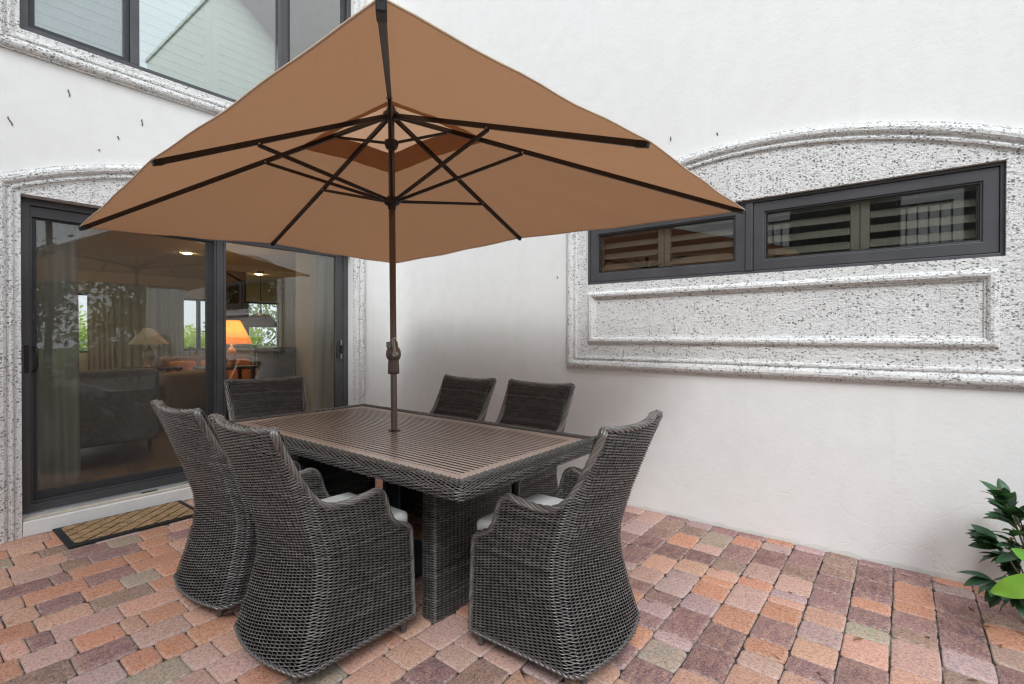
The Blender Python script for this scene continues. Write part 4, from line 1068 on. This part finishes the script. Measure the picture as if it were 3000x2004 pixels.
# console table with the lit lamp
cs = thing('side_table', 'dark wood side table under the glowing lamp', 'table', (-3.1, -.50, FZ))
rbox((-.25, -.32, .70), (.25, .32, .74), 'top', 'dark_wood', cs, .006)
for x in (-.21, .21):
    for y in (-.28, .28): MB().box((x-.02, y-.02, 0), (x+.02, y+.02, .699)).build('leg', 'dark_wood', cs)
def lamp(loc, lab, shade, lit, h=.33, rb=.26, rt_=.11, zs=.31):
    t = thing('table_lamp', lab, 'lamp', loc)
    MB().lathe([(.07, 0), (.075, .015), (.03, .03), (.055, .10), (.075, .16), (.05, .23), (.015, .27), (.008, zs+.12)], 20).build('base', 'ceramic', t, smooth=True)
    P = np.array([[(r*math.cos(2*PI*j/32), r*math.sin(2*PI*j/32), z) for j in range(33)] for r, z in ((rb, zs), (rb*.985, zs+.02), (rt_, zs+h))])
    MB().grid(P).build('lamp_shade', shade, t, smooth=True)
    if lit:
        MB().lathe([(.004, 0), (.03, .02), (.035, .05), (.02, .08), (.004, .09)], 14, (0, 0, zs+.10)).build('bulb', 'bulb', t, smooth=True)
    return t
lamp((-3.1, -.42, FZ+.741), 'glowing orange shaded table lamp beyond the clear sliding panel', 'lamp_shade', True)
cs2 = copy_tree(cs); cs2.location = (-3.6, -1.26, FZ); cs2['label'] = 'dark wood side table under the unlit pale lamp'
lamp((-3.6, -1.26, FZ+.741), 'unlit pale shaded table lamp behind the screened sliding panel', 'shade_pale', False, .22, .22, .05)
# carved pillar
pil = thing('pillar', 'dark carved stone pillar between the lamp and the far window', 'pillar', (-6.0, .80, FZ))
MB().box((-.16, -.18, 0), (.16, .18, 2.415)).build('shaft', 'picture_wood', pil, bevel=.01)
MB().box((-.20, -.22, 1.36), (.20, .22, 1.44)).build('mantel', 'carved_stone', pil, bevel=.02)
MB().box((-.18, -.20, 1.15), (.18, .20, 1.355)).build('capital', 'carved_stone', pil, bevel=.02); MB().box((-.19, -.21, 0), (.19, .21, 1.148)).build('hearth', 'carved_stone', pil, bevel=.02)
# pendant
pdt = thing('pendant_lamp', 'dark metal dome pendant lamp hanging before the far window', 'lamp', (-5.5, 1.10, 1.43))
P = np.array([[(r*math.cos(2*PI*j/36), r*math.sin(2*PI*j/36), z) for j in range(37)] for r, z in [(.29*math.cos(a), .27*math.sin(a)) for a in np.linspace(0, 1.5, 12)]])
MB().grid(P).build('dome', 'pendant_metal', pdt, smooth=True, solid=.006)
MB().lathe([(.03, .27), (.03, .31), (.012, .36)], 12).build('cap', 'rail_black', pdt); MB().tube([(0, 0, .35), (0, 0, 1.06)], .006, 6).build('cord', 'rail_black', pdt); MB().lathe([(.07, 1.055), (.07, 1.088)], 16).build('canopy', 'rail_black', pdt)
# dining table and chairs
dt = thing('dining_table', 'pale topped dining table below the dome pendant', 'table', (-5.5, 1.15, FZ))
rbox((-.45, -.75, .70), (.45, .75, .75), 'top', 'shutter_cream', dt, .01)
for x in (-.36, .36):
    for y in (-.65, .65): MB().box((x-.035, y-.035, 0), (x+.035, y+.035, .699)).build('leg', 'dark_wood', dt)
def dchair(loc, rz, lab):
    t = thing('dining_chair', lab, 'chair', loc, rz, 'cross back dining chairs')
    MB().lathe([(.20, .44), (.215, .455), (.20, .475)], 20).build('seat', 'dark_wood', t)
    for x, y in ((-.16, .16), (.16, .16)): MB().tube([(x*1.15, y*1.15, 0), (x, y, .45)], .016, 8).build('leg', 'dark_wood', t)
    for sg in (-1, 1): MB().tube([(sg*.19, -.2, 0), (sg*.17, -.17, .45), (sg*.18, -.23, .93)], .016, 8).build('leg', 'dark_wood', t)
    MB().tube(catmull([(-.18, -.23, .92), (0, -.27, .95), (.18, -.23, .92)], 6), .018, 8).build('top_rail', 'dark_wood', t)
    for sg in (-1, 1): MB().tube(catmull([(sg*-.17, -.19, .50), (0, -.24, .72), (sg*.17, -.23, .90)], 6), .011, 6).build('cross_brace', 'dark_wood', t)
    MB().tube(catmull([(-.175, -.19, .62), (0, -.24, .60), (.175, -.19, .62)], 6), .010, 6).build('rail', 'dark_wood', t)
for loc, rz in (((-4.80, .75, FZ), PI/2), ((-4.80, 1.45, FZ), PI/2), ((-6.2, 1.35, FZ), -PI/2), ((-5.5, .15, FZ), 0)):
    dchair(loc, rz, 'dark bentwood dining chair with crossed back at the pale dining table')
fl = thing('flower_vase', 'small glass vase of red flowers on the dining table', 'vase', (-5.6, 1.05, FZ+.752))
MB().lathe([(.03, 0), (.04, .02), (.045, .10), (.035, .14)], 14).build('vase', 'glass', fl, smooth=True)
mbp = MB()
for k in range(9): mbp.lathe([(.002, 0), (.016, .008), (.016, .02), (.003, .028)], 7, (.03*math.cos(k*2.4), .03*math.sin(k*2.4), .14+.02*(k % 3)))
mbp.build('blossoms', 'leaf_red', fl, smooth=True)
# black lacquer cabinet against the partition end
cb = thing('cabinet', 'tall black lacquer cabinet at the end of the tan partition wall', 'cabinet', (-1.78, -.40, FZ))
rbox((-.20, -.17, 0), (.20, .185, 1.0), 'carcass', 'black_lacquer', cb, .006)
for z in (.05, .52): MB().box((.201, -.15, z), (.212, .165, z+.44)).build('door', 'black_lacquer', cb, bevel=.004)
MB().box((-.23, -.20, 1.001), (.235, .21, 1.03)).build('top', 'black_lacquer', cb, bevel=.004)
# recessed downlights: one known, the rest added to brighten the room
for (x, y) in ((-6.0, 1.3), (-4.2, -.6), (-4.2, -2.8), (-2.2, -3.8), (-6.3, -2.0), (-2.3, -1.1)):
    o = MB().lathe([(.055, 2.508), (.055, 2.519)], 16, (x, y, 0)).build('downlight', 'downlight'); tag(o, 'round recessed ceiling light from a set mostly added to brighten the living room', 'light', 'recessed ceiling lights')
lp = bpy.data.lights.new('lamp_light', 'POINT'); lp.energy = 9; lp.color = (1, .62, .28); lp.shadow_soft_size = .05
lo = bpy.data.objects.new('lamp_light', lp); COL.objects.link(lo); lo.location = (-3.1, -.42, FZ+.741+.46)

# ------------------------------------------------------------------ greenery (garden beyond the room, beds mirrored in the glass)
def leafcloud(name, lab, cat, loc, rx, ry, rz, n, mat, L, W, group=None, trunk=.5, seed=1):
    r_ = np.random.default_rng(seed); t = thing(name, lab, cat, loc, 0, group)
    mbt = MB(); mbt.tube([(0, 0, -.1), (.03, .02, trunk*.6), (0, 0, trunk+rz)], [.07*rx+.01, .05*rx+.008, .01], 8)
    for k in range(6):
        a = k*1.05; mbt.tube([(0, 0, trunk*.8), (rx*.35*math.cos(a), ry*.35*math.sin(a), trunk+rz*.6), (rx*.75*math.cos(a), ry*.75*math.sin(a), trunk+rz*(1+.3*math.sin(3*a)))], [.03*rx, .02*rx, .006], 5)
    mbt.build('trunk', 'bark', t, smooth=True)
    cl = r_.normal(0, 1, (max(8, n//60), 3)); cl /= np.linalg.norm(cl, axis=1, keepdims=True); cl *= r_.uniform(.45, 1, (len(cl), 1))
    c = cl[r_.integers(0, len(cl), n)]+r_.normal(0, .17, (n, 3)); c *= [rx, ry, rz]; c[:, 2] += trunk+rz
    d = r_.normal(0, 1, (n, 3))+c*[1/rx, 1/ry, .3]*.6; d /= np.linalg.norm(d, axis=1, keepdims=True)
    s_ = np.cross(d, r_.normal(0, 1, (n, 3))); s_ /= np.linalg.norm(s_, axis=1, keepdims=True)
    k = r_.uniform(.7, 1.3, (n, 1)); V = np.stack([c, c+d*L*.5*k+s_*W*.5*k, c+d*L*k, c+d*L*.5*k-s_*W*.5*k], 1).reshape(-1, 3)
    F = np.arange(4*n).reshape(-1, 4); me = bpy.data.meshes.new('crown'); me.from_pydata(V.tolist(), [], F.tolist()); me.materials.append(M[mat]); link('crown', me, t)
    return t
YB = [(-10.4, -4.6, .9, 'leaf_sunny'), (-10.2, -2.6, .75, 'leaf_sunny'), (-11.5, -1.0, .85, 'leaf_sunny'), (-11.0, .6, .8, 'leaf_palm'), (-10.4, 1.6, .72, 'leaf_sunny'), (-11.2, 2.9, .85, 'leaf_sunny'), (-12.8, 4.1, 1.3, 'leaf_palm')]
for k, (x, y, s_, mt) in enumerate(YB):
    leafcloud('garden_bush', ('yellow green sunlit bush in the garden seen through the far windows' if mt == 'leaf_sunny' else 'darker green bush in the garden seen through the far windows'), 'bush', (x, y, -.06), 1.0*s_, 1.0*s_, .95*s_, 2600, mt, .13, .06, 'bushes beyond the far windows', .2, 20+k)
# bed on the open side of the patio, seen mirrored in the door glass
leafcloud('croton', 'dark red leaved croton shrub in the planting bed', 'shrub', (5.75, -.55, -.02), .34, .36, .36, 900, 'leaf_red', .11, .04, None, .15, 41)
leafcloud('croton', 'tall dark red croton shrub next to the palm', 'shrub', (6.3, -1.1, -.02), .40, .4, .48, 1000, 'leaf_red', .12, .045, None, .2, 42)
leafcloud('hedge_bush', 'low green bush with pale blossoms in the planting bed', 'bush', (6.1, -2.1, -.02), .55, .6, .38, 1500, 'leaf_palm', .08, .04, None, .1, 43)
fb = thing('blossom_patch', 'cluster of pale pink flowers on the low green bush', 'flowers', (6.1, -2.1, .55))
mbp = MB()
for k in range(70):
    a = rnd.uniform(0, 6.3); r_ = rnd.uniform(.1, .6); mbp.lathe([(.004, 0), (.03, .012), (.032, .02), (.006, .028)], 6, (r_*math.cos(a)-.15, r_*math.sin(a), rnd.uniform(-.1, .32)))
mbp.build('petals', 'petal', fb)
def palm(loc, th, nf, fl_, lab, seed):
    r_ = random.Random(seed); t = thing('palm_tree', lab, 'palm', loc)
    mb = MB(); n = 14; mb.tube([(.02*math.sin(k), .02*math.cos(k), th*k/n) for k in range(n+1)], [.075-.02*k/n+(.008 if k % 2 else 0) for k in range(n+1)], 10); mb.build('trunk', 'bark', t, smooth=True)
    for f in range(nf):
        az = 2*PI*f/nf*1.0+r_.uniform(-.2, .2); el = r_.uniform(.15, 1.25); L = fl_*r_.uniform(.8, 1.1); mbf = MB(); pts = []
        for k in range(15):
            s = k/14; ang = el-s*s*1.5; 
            if k == 0: p = Vector((0, 0, th))
            else: p = pts[-1]+Vector((math.cos(az)*math.cos(ang), math.sin(az)*math.cos(ang), math.sin(ang)))*(L/14)
            pts.append(p)
        mbf.tube(pts, [.012*(1-.8*k/14) for k in range(15)], 5)
        side = Vector((-math.sin(az), math.cos(az), 0))
        for k in range(1, 14):
            for sub in (0, .5):
                p = pts[k].lerp(pts[min(14, k+1)], sub); tn = (pts[min(14, k+1)]-pts[k-1]).normalized(); ll = .42*L*.5*math.sin(PI*(k+sub)/15.5)**.7+.05
                for sg in (-1, 1):
                    d = (side*sg+tn*.55+Vector((0, 0, -.35-.25*r_.random()))).normalized()*ll; wv = tn*.011
                    mbf.add([p-wv, p+wv, p+d*.6+wv*.7, p+d, p+d*.6-wv*.7], [(0, 1, 2, 3, 4)])
        mbf.build('frond', 'leaf_palm', t)
palm((6.6, -.75, -.02), .85, 15, 1.15, 'small feathery palm growing in the planting bed by the stucco wall', 5)
palm((9.8, -3.2, -.06), 3.4, 16, 2.0, 'tall palm standing beyond the planting bed', 6)
palm((11.5, -1.0, -.06), 4.2, 16, 2.2, 'tallest palm beyond the end of the house', 8)
for k, (x, y, s_) in enumerate(((13, -4.5, 1.6), (14, -1.5, 1.9), (13, 1.8, 1.7), (12.5, -8, 1.8))):
    leafcloud('hedge_tree', 'broad green tree closing off the garden behind the palms', 'tree', (x, y, -.06), s_, s_, s_*.9, 2600, 'leaf_dark' if k % 2 else 'leaf_palm', .2, .1, 'trees behind the palms', .6, 60+k)
# neighbouring house across the court, mirrored in the low window
nb = thing('neighbour_house', 'pale neighbouring house with balcony and dark windows across the court', 'house', (3.0, -8.6, 0))
fnN = lambda a, d, z: (a, -d, z)
MBo = wall_mesh(-6, 4.5, -.05, 5.4, [(-4.6, -3.2, 2.9, 4.7), (-.6, 1.3, 2.75, 4.75), (2.2, 3.6, 3.0, 4.6), (-4.6, -2.6, .2, 2.2), (.4, 2.6, .2, 2.2)], .25, fnN).build('wall', 'white_wall', nb)
for (a, c, z0, z1) in ((-4.6, -3.2, 2.9, 4.7), (-.6, 1.3, 2.75, 4.75), (2.2, 3.6, 3.0, 4.6), (-4.6, -2.6, .2, 2.2), (.4, 2.6, .2, 2.2)):
    wn_ = ring_obj('window', 'frame_dark', nb, 0, fnN, a, c, z0, z1, .07, .06, .14)
    for k in range(1, 3): MB().box((a+(c-a)*k/3-.03, -.13, z0+.072), (a+(c-a)*k/3+.03, -.07, z1-.072)).build('mullion', 'frame_dark', wn_)
    MB().box((a+.072, -.11, z0+.072), (c-.072, -.10, z1-.072)).build('pane', 'black_lacquer', wn_)
MB().box((-1.2, .003, 2.45), (2.0, 1.1, 2.6)).build('balcony', 'white_wall', nb)
rl = MB().box((-1.2, 1.04, 3.5), (2.0, 1.09, 3.56)).build('railing', 'rail_black', nb)
for k in range(22): MB().box((-1.18+k*.15, 1.05, 2.602), (-1.155+k*.15, 1.075, 3.499)).build('baluster', 'rail_black', rl)
rf = MB(); rf.prism([(-6.6, 5.4), (5.1, 5.4), (5.1, 5.55), (-.7, 7.8), (-6.6, 5.55)], -4, .7, lambda a, z, d: (a, d, z)); o = rf.build('roof', 'roof_tile', nb); fix_normals(o)
